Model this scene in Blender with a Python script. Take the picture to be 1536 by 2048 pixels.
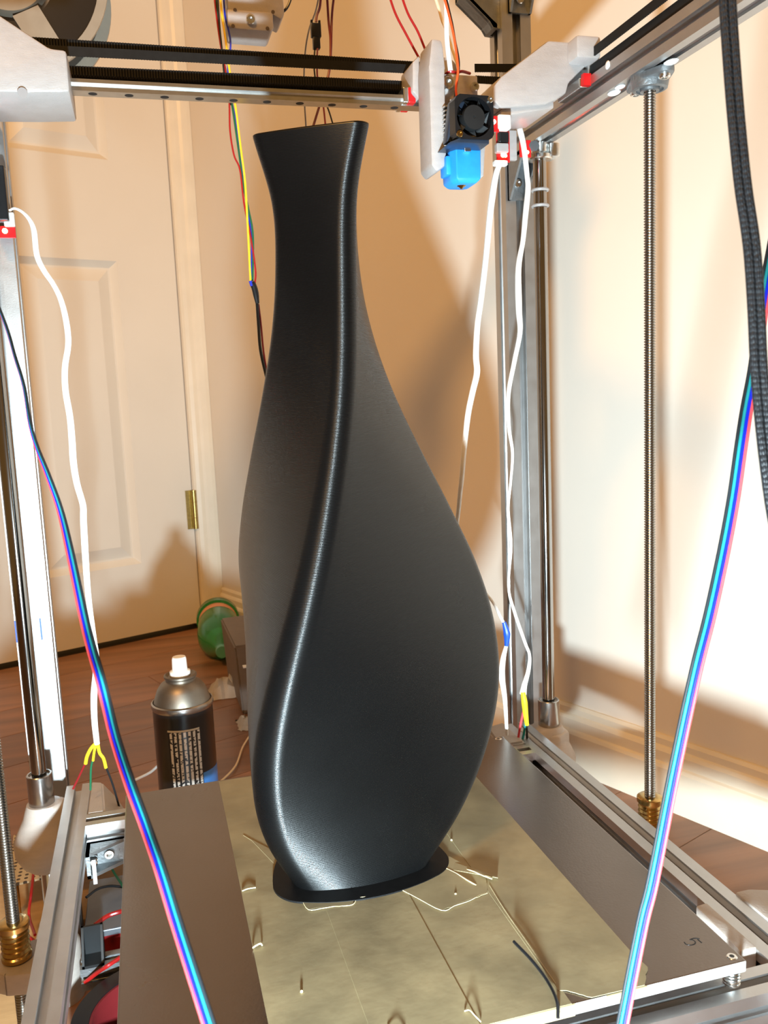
import bpy, bmesh, math, random
import numpy as np
from mathutils import Vector, Matrix
random.seed(7)
for o in list(bpy.data.objects): bpy.data.objects.remove(o)
S = bpy.context.scene
COL = S.collection
PI = math.pi

# ------------------------------------------------------------------ camera
FPX = 1731.0
YAW, PITCH, ROLL = math.radians(15.25), math.radians(7.88), math.radians(2.45)
CAMZ = 0.52
fw = Vector((math.sin(YAW)*math.cos(PITCH), math.cos(YAW)*math.cos(PITCH), -math.sin(PITCH)))
r0 = Vector((math.cos(YAW), -math.sin(YAW), 0)); d0 = fw.cross(r0)
RT = math.cos(ROLL)*r0 + math.sin(ROLL)*d0
DN = -math.sin(ROLL)*r0 + math.cos(ROLL)*d0
cd = bpy.data.cameras.new('camera'); cam = bpy.data.objects.new('camera', cd); COL.objects.link(cam)
m = Matrix.Identity(4)
for i in range(3):
    m[i][0] = RT[i]; m[i][1] = -DN[i]; m[i][2] = -fw[i]
m[2][3] = CAMZ
cam.matrix_world = m
cd.sensor_fit = 'HORIZONTAL'; cd.sensor_width = 36.0; cd.lens = FPX/1536*36.0
cd.clip_start = 0.01; cd.clip_end = 50
cd.dof.use_dof = True; cd.dof.focus_distance = 0.62; cd.dof.aperture_fstop = 34
S.camera = cam
S.view_settings.view_transform = 'Standard'; S.view_settings.look = 'None'
S.view_settings.exposure = 0.0; S.view_settings.gamma = 1.0
S.view_settings.use_curve_mapping = False

# ------------------------------------------------------------------ light
w = bpy.data.worlds.new('world'); S.world = w; w.use_nodes = True
bgn = w.node_tree.nodes['Background']
bgn.inputs[0].default_value = (1.0, 0.52, 0.16, 1); bgn.inputs[1].default_value = 0.25
def area(name, loc, target, size, power, col, shape='DISK', spread=PI):
    l = bpy.data.lights.new(name, 'AREA'); l.shape = shape; l.size = size; l.energy = power; l.color = col; l.spread = spread
    o = bpy.data.objects.new(name, l); COL.objects.link(o); o.location = loc
    o.rotation_euler = (Vector(target)-Vector(loc)).to_track_quat('-Z', 'Y').to_euler()
    return o
area('white_work_light', (-0.012, 0.02, 0.245), (0.25, 1.0, 0.33), 0.035, 20.5, (0.74, 0.92, 1.0))
sl = bpy.data.lights.new('warm_ceiling_spot', 'SPOT'); sl.energy = 160; sl.color = (1.0, 0.50, 0.14); sl.spot_size = math.radians(75); sl.spot_blend = 1.0; sl.shadow_soft_size = 0.16
so = bpy.data.objects.new('warm_ceiling_spot', sl); COL.objects.link(so); so.location = (-0.75, -0.55, 2.2)
so.rotation_euler = (Vector((0.35, 1.35, 0.95))-so.location).to_track_quat('-Z', 'Y').to_euler()

# ------------------------------------------------------------------ helpers
def ray(x, y): return RT*((x-768)/FPX) + DN*((y-1024)/FPX) + fw
EYE = Vector((0, 0, CAMZ))
def atY(x, y, Y): r = ray(x, y); return EYE + r*(Y/r.y)
def atX(x, y, X): r = ray(x, y); return EYE + r*(X/r.x)
def atZ(x, y, z): r = ray(x, y); return EYE + r*((z-CAMZ)/r.z)

ORG = {}
def mesh_of(bm, smooth=False, ang=0.6):
    me = bpy.data.meshes.new('m')
    bmesh.ops.recalc_face_normals(bm, faces=bm.faces)
    bm.to_mesh(me); bm.free()
    if smooth:
        for p in me.polygons: p.use_smooth = True
        try: me.set_sharp_from_angle(angle=ang)
        except Exception: pass
    return me
def obj(name, bm, mat, parent=None, smooth=False, ang=0.6, label=None):
    me = bm if isinstance(bm, bpy.types.Mesh) else mesh_of(bm, smooth, ang)
    me.name = name
    o = bpy.data.objects.new(name, me); COL.objects.link(o)
    if mat is not None and len(me.materials) == 0: me.materials.append(mat)
    if parent is not None:
        o.parent = parent; org = ORG[parent]; ORG[o] = org
        me.transform(Matrix.Translation(-org))
    else:
        c = Vector((0, 0, 0)); lo = [1e9]*3; hi = [-1e9]*3
        for v in me.vertices:
            for i in range(3):
                lo[i] = min(lo[i], v.co[i]); hi[i] = max(hi[i], v.co[i])
        c = Vector(((lo[0]+hi[0])/2, (lo[1]+hi[1])/2, lo[2]))
        me.transform(Matrix.Translation(-c)); o.location = c; ORG[o] = c
    if label: o['label'] = label
    return o
def share(name, src, loc, parent, rot=None):
    """another piece that shares src's mesh; src's mesh is centred on its own origin"""
    o = bpy.data.objects.new(name, src); COL.objects.link(o); o.parent = parent
    o.location = Vector(loc)-ORG[parent]; ORG[o] = Vector(loc)
    if rot: o.rotation_euler = rot
    return o
def tag(o, label, cat, group=None):
    o['label'] = label; o['category'] = cat
    if group: o['group'] = group
    return o
def thing(name, label, cat, loc, group=None):
    o = bpy.data.objects.new(name, None); COL.objects.link(o); o.location = loc; o.empty_display_size = 0.02
    ORG[o] = Vector(loc); return tag(o, label, cat, group)
def struct(o): o['kind'] = 'structure'; return o

def B(): return bmesh.new()
def merge(bm, t):
    me = bpy.data.meshes.new('t'); t.to_mesh(me); t.free(); bm.from_mesh(me); bpy.data.meshes.remove(me)
def box(bm, lo, hi, bev=0, seg=2):
    t = bmesh.new(); bmesh.ops.create_cube(t, size=1)
    for v in t.verts:
        for i in range(3): v.co[i] = lo[i] if v.co[i] < 0 else hi[i]
    if bev: bmesh.ops.bevel(t, geom=t.edges[:], offset=bev, segments=seg, profile=.5, affect='EDGES')
    merge(bm, t); return bm
def prism(bm, pts, axis, a, b, bev=0, seg=2):
    t = bmesh.new()
    def mk(p, h):
        return {'x': (h, p[0], p[1]), 'y': (p[0], h, p[1]), 'z': (p[0], p[1], h)}[axis]
    A = [t.verts.new(mk(p, a)) for p in pts]; Bv = [t.verts.new(mk(p, b)) for p in pts]
    n = len(pts)
    t.faces.new(A); t.faces.new(Bv[::-1])
    for i in range(n): t.faces.new((A[i], Bv[i], Bv[(i+1) % n], A[(i+1) % n]))
    bmesh.ops.recalc_face_normals(t, faces=t.faces)
    if bev: bmesh.ops.bevel(t, geom=t.edges[:], offset=bev, segments=seg, profile=.5, affect='EDGES')
    merge(bm, t); return bm
def frame_for(d):
    d = Vector(d).normalized(); u = d.cross(Vector((0, 0, 1)))
    if u.length < 1e-4: u = Vector((1, 0, 0))
    u.normalize(); return d, u, d.cross(u)
def lathe(bm, prof, base, direc, seg=24, cap=True):
    d, u, v = frame_for(direc); base = Vector(base); rings = []
    for r, h in prof:
        rings.append([bm.verts.new(base+d*h+(u*math.cos(2*PI*i/seg)+v*math.sin(2*PI*i/seg))*max(r, 1e-5)) for i in range(seg)])
    for a, b in zip(rings, rings[1:]):
        for i in range(seg): bm.faces.new((a[i], a[(i+1) % seg], b[(i+1) % seg], b[i]))
    if cap: bm.faces.new(rings[0][::-1]); bm.faces.new(rings[-1])
    return bm
def cyl(bm, p0, p1, r, r1=None, seg=16):
    p0 = Vector(p0); p1 = Vector(p1)
    return lathe(bm, [(r, 0), (r if r1 is None else r1, (p1-p0).length)], p0, p1-p0, seg)
def spline(P, n=8):
    P = [Vector(p) for p in P]; out = []
    Q = [P[0]*2-P[1]]+P+[P[-1]*2-P[-2]]
    for i in range(1, len(Q)-2):
        a, b, c, d = Q[i-1:i+3]
        for k in range(n):
            t = k/n
            out.append(0.5*((2*b)+(c-a)*t+(2*a-5*b+4*c-d)*t*t+(3*b-a-3*c+d)*t**3))
    out.append(P[-1]); return out
def tube(bm, pts, r, seg=8, rad=None):
    pts = [Vector(p) for p in pts]; n = len(pts)
    uvl = bm.loops.layers.uv.verify()
    T = [(pts[min(i+1, n-1)]-pts[max(i-1, 0)]).normalized() for i in range(n)]
    _, u, _ = frame_for(T[0]); rings = []; L = [0]
    for i in range(n):
        u = (u-T[i]*u.dot(T[i])).normalized(); v = T[i].cross(u); rr = rad[i] if rad else r
        rings.append([bm.verts.new(pts[i]+(u*math.cos(2*PI*k/seg)+v*math.sin(2*PI*k/seg))*rr) for k in range(seg)])
        if i: L.append(L[-1]+(pts[i]-pts[i-1]).length)
    for i in range(n-1):
        for k in range(seg):
            f = bm.faces.new((rings[i][k], rings[i][(k+1) % seg], rings[i+1][(k+1) % seg], rings[i+1][k])); f.smooth = True
            for lp, uv in zip(f.loops, ((k, L[i]), (k+1, L[i]), (k+1, L[i+1]), (k, L[i+1]))): lp[uvl].uv = (uv[0]/seg, uv[1])
    bm.faces.new(rings[0][::-1]); bm.faces.new(rings[-1]); return bm
def torus(bm, c, R, r, axis=(0, 0, 1), seg=24, s2=8):
    d, u, v = frame_for(axis); c = Vector(c); rings = []
    for i in range(seg):
        a = 2*PI*i/seg; e = u*math.cos(a)+v*math.sin(a)
        rings.append([bm.verts.new(c+e*(R+r*math.cos(2*PI*k/s2))+d*r*math.sin(2*PI*k/s2)) for k in range(s2)])
    for i in range(seg):
        for k in range(s2):
            bm.faces.new((rings[i][k], rings[(i+1) % seg][k], rings[(i+1) % seg][(k+1) % s2], rings[i][(k+1) % s2]))
    return bm
def tslot(sz, op, d1=.0018, inner=.0115, d2=.006):
    """outline of a T-slot extrusion centred on 0,0"""
    h = sz/2; side = [(-h, -h), (-op/2, -h), (-op/2, -h+d1), (-inner/2, -h+d1), (-inner/4, -h+d2), (inner/4, -h+d2), (inner/2, -h+d1), (op/2, -h+d1), (op/2, -h)]
    out = []
    for k in range(4):
        c, s = math.cos(k*PI/2), math.sin(k*PI/2)
        out += [(c*x-s*y, s*x+c*y) for x, y in side]
    return out
def extrusion(name, c, axis, a, b, sz, mat, parent, op=.0062, wx=None, wy=None):
    """c: the two cross-section coordinates of the centre line"""
    pr = [(p[0]*(wx or sz)/sz+c[0], p[1]*(wy or sz)/sz+c[1]) for p in tslot(sz, op, inner=sz*.55, d2=sz*.3)]
    return obj(name, prism(B(), pr, axis, a, b), mat, parent)

# ------------------------------------------------------------------ materials
def mat(name, col, rough=.5, metal=0, var=.06, scale=40, bump=0, bscale=300, stretch=(1, 1, 1), spec=.5, sss=0, trans=0, emit=0, rvar=0, coat=0, ior=1.45):
    mt = bpy.data.materials.new(name); mt.use_nodes = True; nt = mt.node_tree; N = nt.nodes; L = nt.links
    b = N['Principled BSDF']
    b.inputs['Metallic'].default_value = metal; b.inputs['Roughness'].default_value = rough
    b.inputs['Specular IOR Level'].default_value = spec; b.inputs['IOR'].default_value = ior
    tc = N.new('ShaderNodeTexCoord'); mp = N.new('ShaderNodeMapping'); mp.inputs['Scale'].default_value = stretch
    L.new(tc.outputs['Object'], mp.inputs['Vector'])
    nz = N.new('ShaderNodeTexNoise'); nz.inputs['Scale'].default_value = scale; nz.inputs['Detail'].default_value = 5
    L.new(mp.outputs[0], nz.inputs['Vector'])
    rp = N.new('ShaderNodeValToRGB'); L.new(nz.outputs[0], rp.inputs[0])
    c = Vector(col[:3])
    rp.color_ramp.elements[0].position = .3; rp.color_ramp.elements[1].position = .7
    rp.color_ramp.elements[0].color = (*[max(0, x*(1-var)) for x in c], 1); rp.color_ramp.elements[1].color = (*[min(1, x*(1+var)) for x in c], 1)
    L.new(rp.outputs[0], b.inputs['Base Color'])
    if rvar:
        mr = N.new('ShaderNodeMapRange'); mr.inputs[3].default_value = max(.02, rough-rvar); mr.inputs[4].default_value = rough+rvar
        L.new(nz.outputs[0], mr.inputs[0]); L.new(mr.outputs[0], b.inputs['Roughness'])
    if bump:
        n2 = N.new('ShaderNodeTexNoise'); n2.inputs['Scale'].default_value = bscale; n2.inputs['Detail'].default_value = 3
        L.new(mp.outputs[0], n2.inputs['Vector'])
        bp = N.new('ShaderNodeBump'); bp.inputs['Strength'].default_value = bump; bp.inputs['Distance'].default_value = .001
        L.new(n2.outputs[0], bp.inputs['Height']); L.new(bp.outputs[0], b.inputs['Normal'])
    if sss:
        b.inputs['Subsurface Weight'].default_value = sss; b.inputs['Subsurface Radius'].default_value = (1, .8, .6); b.inputs['Subsurface Scale'].default_value = .006
    if trans: b.inputs['Transmission Weight'].default_value = trans
    if coat: b.inputs['Coat Weight'].default_value = coat; b.inputs['Coat Roughness'].default_value = .15
    if emit:
        b.inputs['Emission Color'].default_value = (*col[:3], 1); b.inputs['Emission Strength'].default_value = emit
    return mt
MT = {}
MT['alu'] = mat('anodised_aluminium', (.52, .515, .51), .42, 1, .05, 60, .05, 900, (1, 1, 1), rvar=.05)
MT['alu_dull'] = mat('cast_aluminium', (.26, .275, .285), .5, .85, .12, 120, .3, 500)
MT['steel'] = mat('polished_steel', (.36, .35, .34), .10, 1, .04, 60)
MT['screw_steel'] = mat('threaded_steel', (.30, .28, .25), .26, 1, .1, 300)
MT['bearing'] = mat('bearing_steel', (.42, .41, .40), .24, 1, .06, 200)
MT['zinc'] = mat('zinc_steel', (.75, .75, .73), .22, 1, .06, 300)
MT['brass'] = mat('brass', (.50, .33, .12), .22, 1, .15, 250)
MT['rail'] = mat('rail_steel', (.62, .62, .60), .28, 1, .06, 150)
MT['print'] = mat('milky_printed_plastic', (.40, .365, .35), .38, 0, .05, 90, .25, 700, (1, 1, 3), sss=.35)
MT['print_tan'] = mat('milky_printed_plastic_bed', (.42, .37, .33), .4, 0, .05, 90, .25, 700, (1, 1, 3), sss=.3)
MT['black'] = mat('black_plastic', (.005, .005, .0055), .36, 0, .2, 100)
MT['belt'] = mat('belt_rubber', (.006, .006, .006), .6, 0, .2, 200, spec=.3)
MT['red_pcb'] = mat('red_circuit_board', (.55, .01, .012), .35, 0, .1, 200)
MT['led'] = mat('lit_red_led', (1.0, .10, .05), .3, 0, .02, 50, emit=90)
MT['white_pl'] = mat('white_connector_plastic', (.88, .86, .82), .4, 0, .04, 100)
MT['white_wire'] = mat('white_cable_sheath', (.88, .86, .82), .38, 0, .03, 100)
MT['ptfe'] = mat('ptfe_tube', (.86, .88, .90), .3, 0, .03, 100, sss=.2)
MT['blue_sock'] = mat('blue_silicone', (.02, .30, .88), .45, 0, .06, 120, .1, 400)
MT['hub'] = mat('dark_fan_hub', (.010, .011, .012), .5, 0, .1, 100)
for n, c in dict(red=(.34, .010, .010), dkred=(.20, .008, .010), green=(.012, .10, .045), yellow=(.85, .55, .03), blue=(.015, .03, .42), black=(.008, .008, .009), cream=(.85, .66, .42), orange=(.80, .09, .02), grey=(.4, .36, .32), teal=(.01, .25, .25), salmon=(.60, .06, .07), ribbon_blue=(.004, .014, .42), ribbon_teal=(.012, .19, .21), ribbon_black=(.012, .016, .02), shrink_yellow=(.80, .62, .02), tape_blue=(.01, .07, .55)).items():
    MT[n] = mat('wire_'+n, c, .55 if 'ribbon' in n or n == 'salmon' else .34, 0, .06, 200, spec=.2 if 'ribbon' in n or n == 'salmon' else .5)

# ------------------------------------------------------------------ the room
CN = Vector((.1293, 2.0071, 0)); G = Vector((.9293, .3693, 0)); D = Vector((.3693, -.9293, 0))
def room(u, s, z): return CN - G*u + D*s + Vector((0, 0, z))      # u along the door wall, s along the right wall
def rbox(bm, u0, u1, s0, s1, z0, z1, bev=0):
    t = B(); box(t, (u0, s0, z0), (u1, s1, z1), bev)
    for v in t.verts: v.co = room(*v.co)
    merge(bm, t); return bm
def rprism(bm, pts, axis, a, b):
    t = B(); prism(t, pts, axis, a, b)
    for v in t.verts: v.co = room(*v.co)
    merge(bm, t); return bm
WALL = mat('painted_wall', (.78, .71, .62), .42, 0, .03, 3, .06, 400, rvar=.03)
DOORP = mat('white_door_paint', (.80, .75, .66), .40, 0, .03, 4, .06, 200)
TRIMP = mat('white_trim_paint', (.82, .74, .60), .38, 0, .05, 14, .05, 200)
def wood():
    mt = mat('laminate_wood', (.27, .125, .065), .34, 0, .3, 5, .05, 200, (1, 1, 1), rvar=.05)
    nt = mt.node_tree; N = nt.nodes; L = nt.links
    oi = N.new('ShaderNodeObjectInfo'); ad = N.new('ShaderNodeVectorMath'); ad.operation = 'ADD'
    tc = [n for n in N if n.type == 'TEX_COORD'][0]; mp = [n for n in N if n.type == 'MAPPING'][0]
    sc = N.new('ShaderNodeVectorMath'); sc.operation = 'SCALE'; sc.inputs[0].default_value = (17, 31, 5)
    L.new(oi.outputs['Random'], sc.inputs['Scale']); L.new(tc.outputs['Object'], ad.inputs[0]); L.new(sc.outputs[0], ad.inputs[1])
    mp.inputs['Rotation'].default_value = (0, 0, -math.atan2(G.y, G.x)); mp.inputs['Scale'].default_value = (.35, 7, 1)
    L.new(ad.outputs[0], mp.inputs['Vector'])
    b = N['Principled BSDF']; rp = [n for n in N if n.type == 'VALTORGB'][0]
    hs = N.new('ShaderNodeHueSaturation'); mr = N.new('ShaderNodeMapRange'); mr.inputs[3].default_value = .75; mr.inputs[4].default_value = 1.3
    L.new(oi.outputs['Random'], mr.inputs[0]); L.new(mr.outputs[0], hs.inputs['Value']); L.new(rp.outputs[0], hs.inputs['Color']); L.new(hs.outputs[0], b.inputs['Base Color'])
    return mt
WOOD = wood()
GAP = mat('dark_plank_joint', (.03, .014, .008), .6, 0, .1, 50)
floor = struct(obj('floor', rbox(B(), -.12, 2.4, -.1, 3.0, -.03, -.0021), GAP))
pw, pl = .128, 1.15
row = 0; s = .0
while s < 2.95:
    u = -.02 - (row*.43 % pl)
    while u < 2.35:
        u0, u1 = max(u, -.02), min(u+pl, 2.38)
        if u1-u0 > .05:
            obj('plank', rbox(B(), u0+.0004, u1-.0004, s+.0005, min(s+pw, 2.97)-.0005, -.002, 0, .0006), WOOD, floor)
        u += pl
    s += pw; row += 1
# right wall (its face lies 14 mm behind the baseboard's) and the door wall
struct(obj('wall_right', rbox(B(), -.115, -.015, -.1, 3.0, 0, 2.4), WALL))
wl_ = B()
rbox(wl_, -.015, .034, -.1, 0, 0, 2.4); rbox(wl_, .80, 2.4, -.1, 0, 0, 2.4); rbox(wl_, .034, .80, -.1, 0, 2.04, 2.4)
struct(obj('wall_left', wl_, WALL))
# door: slab, stiles and rails proud of it, raised panels
door = bpy.data.objects.new('door_1', None); COL.objects.link(door); door.location = room(.415, 0, 0); ORG[door] = room(.415, 0, 0); struct(door)
obj('door_slab', rbox(B(), .0365, .7965, -.045, -.017, .012, 2.03), DOORP, door)
fr = B()
PU = ((.166, .372), (.466, .672)); PZ = ((.170, .815), (1.018, 1.665), (1.76, 1.93))
us = [.0365, .166, .372, .466, .672, .7965]
for a, b in ((.0365, .166), (.372, .466), (.672, .7965)): rbox(fr, a, b, -.017, -.002, .012, 2.03)
for a, b in ((.012, .170), (.815, 1.018), (1.665, 1.76), (1.93, 2.03)):
    for c, d in PU: rbox(fr, c, d, -.017, -.002, a, b)
obj('door_frame', fr, DOORP, door)
for c, d in PU:
    for a, b in PZ:
        t = B(); lay = ((0, -.0022), (.013, -.0150), (.017, -.0150), (.042, -.0040))
        R_ = [[t.verts.new(room(*q)) for q in ((c+i, s, a+i), (d-i, s, a+i), (d-i, s, b-i), (c+i, s, b-i))] for i, s in lay]
        for p, q in zip(R_, R_[1:]):
            for k in range(4): t.faces.new((p[k], p[(k+1) % 4], q[(k+1) % 4], q[k]))
        t.faces.new(R_[-1]); obj('door_panel', t, DOORP, door)
for z in (.275, 1.80):
    h = B(); cyl(h, room(.0345, .004, z-.044), room(.0345, .004, z+.044), .0065, seg=12)
    for k in (-.018, .018): torus(h, room(.0345, .004, z+k), .0062, .0008, seg=14, s2=6)
    rbox(h, .0365, .052, -.002, .0005, z-.044, z+.044)
    obj('hinge', h, mat('old_brass', (.42, .30, .10), .3, 1, .2, 200), door, True, label='tarnished brass door hinge')
# casing beside the door and baseboard along the right wall
struct(obj('trim_1', rprism(B(), [(-.0145, 0), (-.0145, .019), (-.006, .019), (.006, .016), (.012, .012), (.020, .011), (.028, .008), (.033, .004), (.033, 0)], 'z', 0, 2.1), TRIMP))
bb = [(-.015, 0), (0, 0), (0, .052), (-.002, .056), (-.005, .058), (-.0045, .071), (-.007, .075), (-.0095, .077), (-.009, .085), (-.012, .089), (-.015, .089)]
t = B()
A_ = [t.verts.new(room(p[0], .0195, p[1])) for p in bb]; B_ = [t.verts.new(room(p[0], 2.95, p[1])) for p in bb]
t.faces.new(A_); t.faces.new(B_[::-1])
for i in range(len(bb)): t.faces.new((A_[i], B_[i], B_[(i+1) % len(bb)], A_[(i+1) % len(bb)]))
struct(obj('baseboard_right', t, TRIMP))

# ------------------------------------------------------------------ printer frame
F_ = thing('printer_frame', 'silver aluminium extrusion frame of the printer with two rear posts', 'printer frame', (.1307, .815, 0))
extrusion('upright_post', (.3742, .830), 'z', 0, 1.0, .030, MT['alu'], F_, .0082)['label'] = 'silver slotted post behind the hot end'
extrusion('upright_post', (-.1088, .830), 'z', 0, 1.0, .030, MT['alu'], F_, .0082)['label'] = 'silver slotted post in front of the door'
extrusion('side_beam', (.3705, .7495), 'y', .20, .815, .020, MT['alu'], F_, .0062, wx=.021)
extrusion('side_beam', (-.1092, .7495), 'y', .20, .815, .020, MT['alu'], F_, .0062, wx=.021)
extrusion('rear_beam', (.830, .945), 'x', -.0938, .3592, .030, MT['alu'], F_, .0082)
for X, nm in ((.3705, 'r'), (-.1092, 'l')):
    t = B(); prism(t, [(X-.006, .7595), (X+.006, .7595), (X+.006, .7622), (X+.0047, .7635), (X+.006, .7650), (X+.006, .7675), (X-.006, .7675), (X-.006, .7650), (X-.0047, .7635), (X-.006, .7622)], 'y', .22, .80)
    obj('linear_rail', t, MT['rail'], F_)
# cast corner brackets with their bolts
def bolt(name, c, d, r, mt, parent, h=.003):
    d = Vector(d).normalized(); c = Vector(c); t = B()
    lathe(t, [(r, 0), (r, h*.7), (r*.85, h), (r*.5, h), (r*.5, h*.45), (0.0001, h*.45)], c, d, 14)
    return obj(name, t, mt, parent, True, .5)
t = B(); prism(t, [(.359, .860), (.352, .8605), (.3485, .866), (.3225, .888), (.3225, .93), (.359, .93)], 'y', .819, .823)
prism(t, [(.359, .860), (.352, .8605), (.3485, .866), (.3225, .888), (.3225, .93), (.359, .93)], 'y', .837, .841)
prism(t, [(.3565, .860), (.352, .8605), (.3485, .866), (.3225, .888), (.3225, .893), (.350, .8695), (.3565, .8645)], 'y', .819, .841, .0004)
obj('corner_bracket', t, MT['alu_dull'], F_)
def yz_bracket(X0, X1, Y0, Y1, z0, z1, top=True):
    """gusset in the y-z plane against the post's front face at Y1"""
    t = B(); k = .004
    tri = [(Y1, z0), (Y1-k, z0), (Y0, z1-k), (Y0, z1), (Y1, z1)]
    prism(t, tri, 'x', X0, X0+.0022); prism(t, tri, 'x', X1-.0022, X1)
    box(t, (X0, Y1-.003, z0), (X1, Y1, z1)); box(t, (X0, Y0, z1-.003), (X1, Y1, z1))
    return t
b1 = obj('corner_bracket', yz_bracket(.366, .3885, .780, .815, .8725, .93), MT['alu_dull'], F_)
bolt('bolt', (.3765, .8118, .884), (0, -1, 0), .0042, MT['zinc'], b1)
b2 = obj('corner_bracket', yz_bracket(.3615, .3795, .782, .815, .7005, .7395), MT['alu_dull'], F_)
bolt('bolt', (.3705, .8118, .716), (0, -1, 0), .004, MT['zinc'], b2)
# smooth rods with their clamps, rubber rings and feet
for X, nm in ((.3702, 0), (-.1087, 1)):
    obj('smooth_rod', cyl(B(), (X, .762, .002), (X, .762, .7395), .0061, seg=24), MT['steel'], F_, True)
    t = B(); lathe(t, [(.0062, 0), (.0105, 0), (.0112, .001), (.0112, .004), (.0095, .0052), (.0085, .0062), (.0085, .0145), (.0062, .0145)], (X, .762, .725), (0, 0, 1), 28)
    box(t, (X+.006, .752, .7265), (X+.0165, .772, .739), .002)
    obj('rod_clamp', t, MT['zinc'], F_, True, .5)
    for z in (.6985, .6845): obj('rubber_ring', torus(B(), (X, .762, z), .0072, .0014, seg=24), MT['print'], F_, True)
    t = B(); lathe(t, [(.020, 0), (.020, .05), (.016, .06), (.012, .072), (.0064, .072)], (X, .762, .0), (0, 0, 1), 24)
    obj('rod_foot', t, MT['print_tan'], F_, True, .5, label='pale printed foot holding the rod')
# flange bearings under the side beams
def flange(X, Y):
    pts = []
    for k in range(28):
        a = 2*PI*k/28
        cands = [(Vector((0, 0)), .0135), (Vector((0, .0185)), .0068), (Vector((0, -.0185)), .0068)]
        e = Vector((math.cos(a), math.sin(a)))
        c, r = max(cands, key=lambda q: q[0].dot(e)+q[1]); p = c+e*r
        pts.append((X+p.x, Y+p.y))
    t = B(); prism(t, pts, 'z', .7345, .7395, .0012)
    lathe(t, [(.0135, .0055), (.0135, .0), (.0125, -.0045), (.0108, -.0052), (.0098, -.005), (.0098, -.0035), (.0072, -.0035), (.0068, -.006), (.0042, -.006)][::-1], (X, Y, .7345), (0, 0, 1), 28, cap=False)
    o = obj('flange_bearing', t, MT['alu_dull'], F_, True, .5)
    for s in (-1, 1): bolt('bolt', (X, Y+s*.0185, .7345), (0, 0, -1), .0042, MT['zinc'], o)
    return o
flange(.3745, .588); flange(-.1115, .600)
# grease smeared beside the bearing
GREASE = mat('white_grease', (.85, .85, .83), .25, 0, .05, 200)
for (x, y, r) in ((1228, 186, .0045), (1240, 174, .0035), (1342, 124, .0045)):
    t = B(); bmesh.ops.create_icosphere(t, subdivisions=2, radius=r, matrix=Matrix.Translation(atZ(x, y, .739)) @ Matrix.Diagonal((1, 1.5, .35, 1))); obj('grease_smear', t, GREASE, F_, True)
for (x, y, r) in ((1215, 130, .0032), (1179, 157, .0014)):
    t = B(); bmesh.ops.create_icosphere(t, subdivisions=2, radius=r, matrix=Matrix.Translation(atX(x, y, .3598)) @ Matrix.Diagonal((.3, 1, 1, 1))); obj('grease_smear', t, GREASE, F_, True)
# lead screws
def leadscrew(X, Y, z0, z1, label):
    seg, P = 14, .002; n = int((z1-z0)/P)*4
    t = B(); rows = []
    rp = (.0044, .0044, .0035, .0035)
    for i in range(n+1):
        rows.append([t.verts.new((X+rp[i % 4]*math.cos(2*PI*k/seg), Y+rp[i % 4]*math.sin(2*PI*k/seg), z0+(i+.0)*P/4+(P*k/seg if False else 0))) for k in range(seg)])
    for a, b in zip(rows, rows[1:]):
        for k in range(seg): f = t.faces.new((a[k], a[(k+1) % seg], b[(k+1) % seg], b[k])); f.smooth = True
    t.faces.new(rows[0][::-1]); t.faces.new(rows[-1])
    me = mesh_of(t)
    o = obj('lead_screw', me, MT['screw_steel']); return tag(o, label, 'lead screw')
leadscrew(.3745, .588, .035, .732, 'threaded steel lead screw standing before the white right wall')
leadscrew(-.1115, .600, .035, .732, 'threaded steel lead screw at the left picture edge beside the bed rail')

# ------------------------------------------------------------------ gantry
GY = .684
Gt = thing('gantry', 'horizontal steel linear rail with a milky printed mount at each end', 'gantry', (.16, GY, .72))
t = B(); prism(t, [(GY-.006, .740), (GY+.006, .740), (GY+.006, .7428), (GY+.0047, .744), (GY+.006, .7455), (GY+.006, .748), (GY-.006, .748), (GY-.006, .7455), (GY-.0047, .744), (GY-.006, .7428)], 'x', -.06, .335)
obj('linear_rail', t, MT['rail'], Gt)
hole = mesh_of(lathe(B(), [(.0021, .0006), (.0030, .0001), (.0031, -.0001), (.0021, -.0001)], (0, 0, 0), (0, 0, 1), 16)); hole.materials.append(mat('dark_hole', (.01, .01, .01), .6))
X0 = atY(185.5, 187, GY).x
for k in range(-1, 13):
    x = X0+.025*k
    if x < .33: share('screw_hole', hole, (x, GY, .7400), Gt)
mt_pts = [(.2805, .7500), (.2871, .7575), (.3278, .7863), (.3615, .7863), (.3615, .7700), (.3450, .7557), (.3430, .7480), (.3344, .7430), (.3250, .7385), (.2864, .7342), (.2790, .7400)]
o = obj('end_mount', prism(B(), mt_pts, 'y', .655, .712, .0022), MT['print'], Gt, True, .6, 'milky printed mount riding the right rail')
t = B(); prism(t, [(.3440, .7863), (.3655, .7863), (.3655, .7690), (.3440, .7690)], 'y', .640, .712, .003)
obj('belt_clamp', t, MT['print'], Gt, True, .6)
t = B(); prism(t, [(.288, .7345), (.333, .7425), (.333, .7370), (.288, .7290)], 'y', .658, .71, .001); obj('rail_clip', t, MT['print'], Gt, True, .6)
ml = [(-.115, .803), (-.072, .7779), (-.0406, .7578), (-.0300, .7572), (-.0300, .7301), (-.0565, .7286), (-.115, .7270)]
obj('end_mount', prism(B(), ml, 'y', .652, .718, .0022), MT['print'], Gt, True, .6, 'large milky printed mount at the left picture edge')
obj('screw_hole', cyl(B(), atY(45, 185, .653), atY(45, 185, .6510), .0032, seg=14), mat('shadowed_hole', (.24, .21, .20), .6), Gt)
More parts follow.
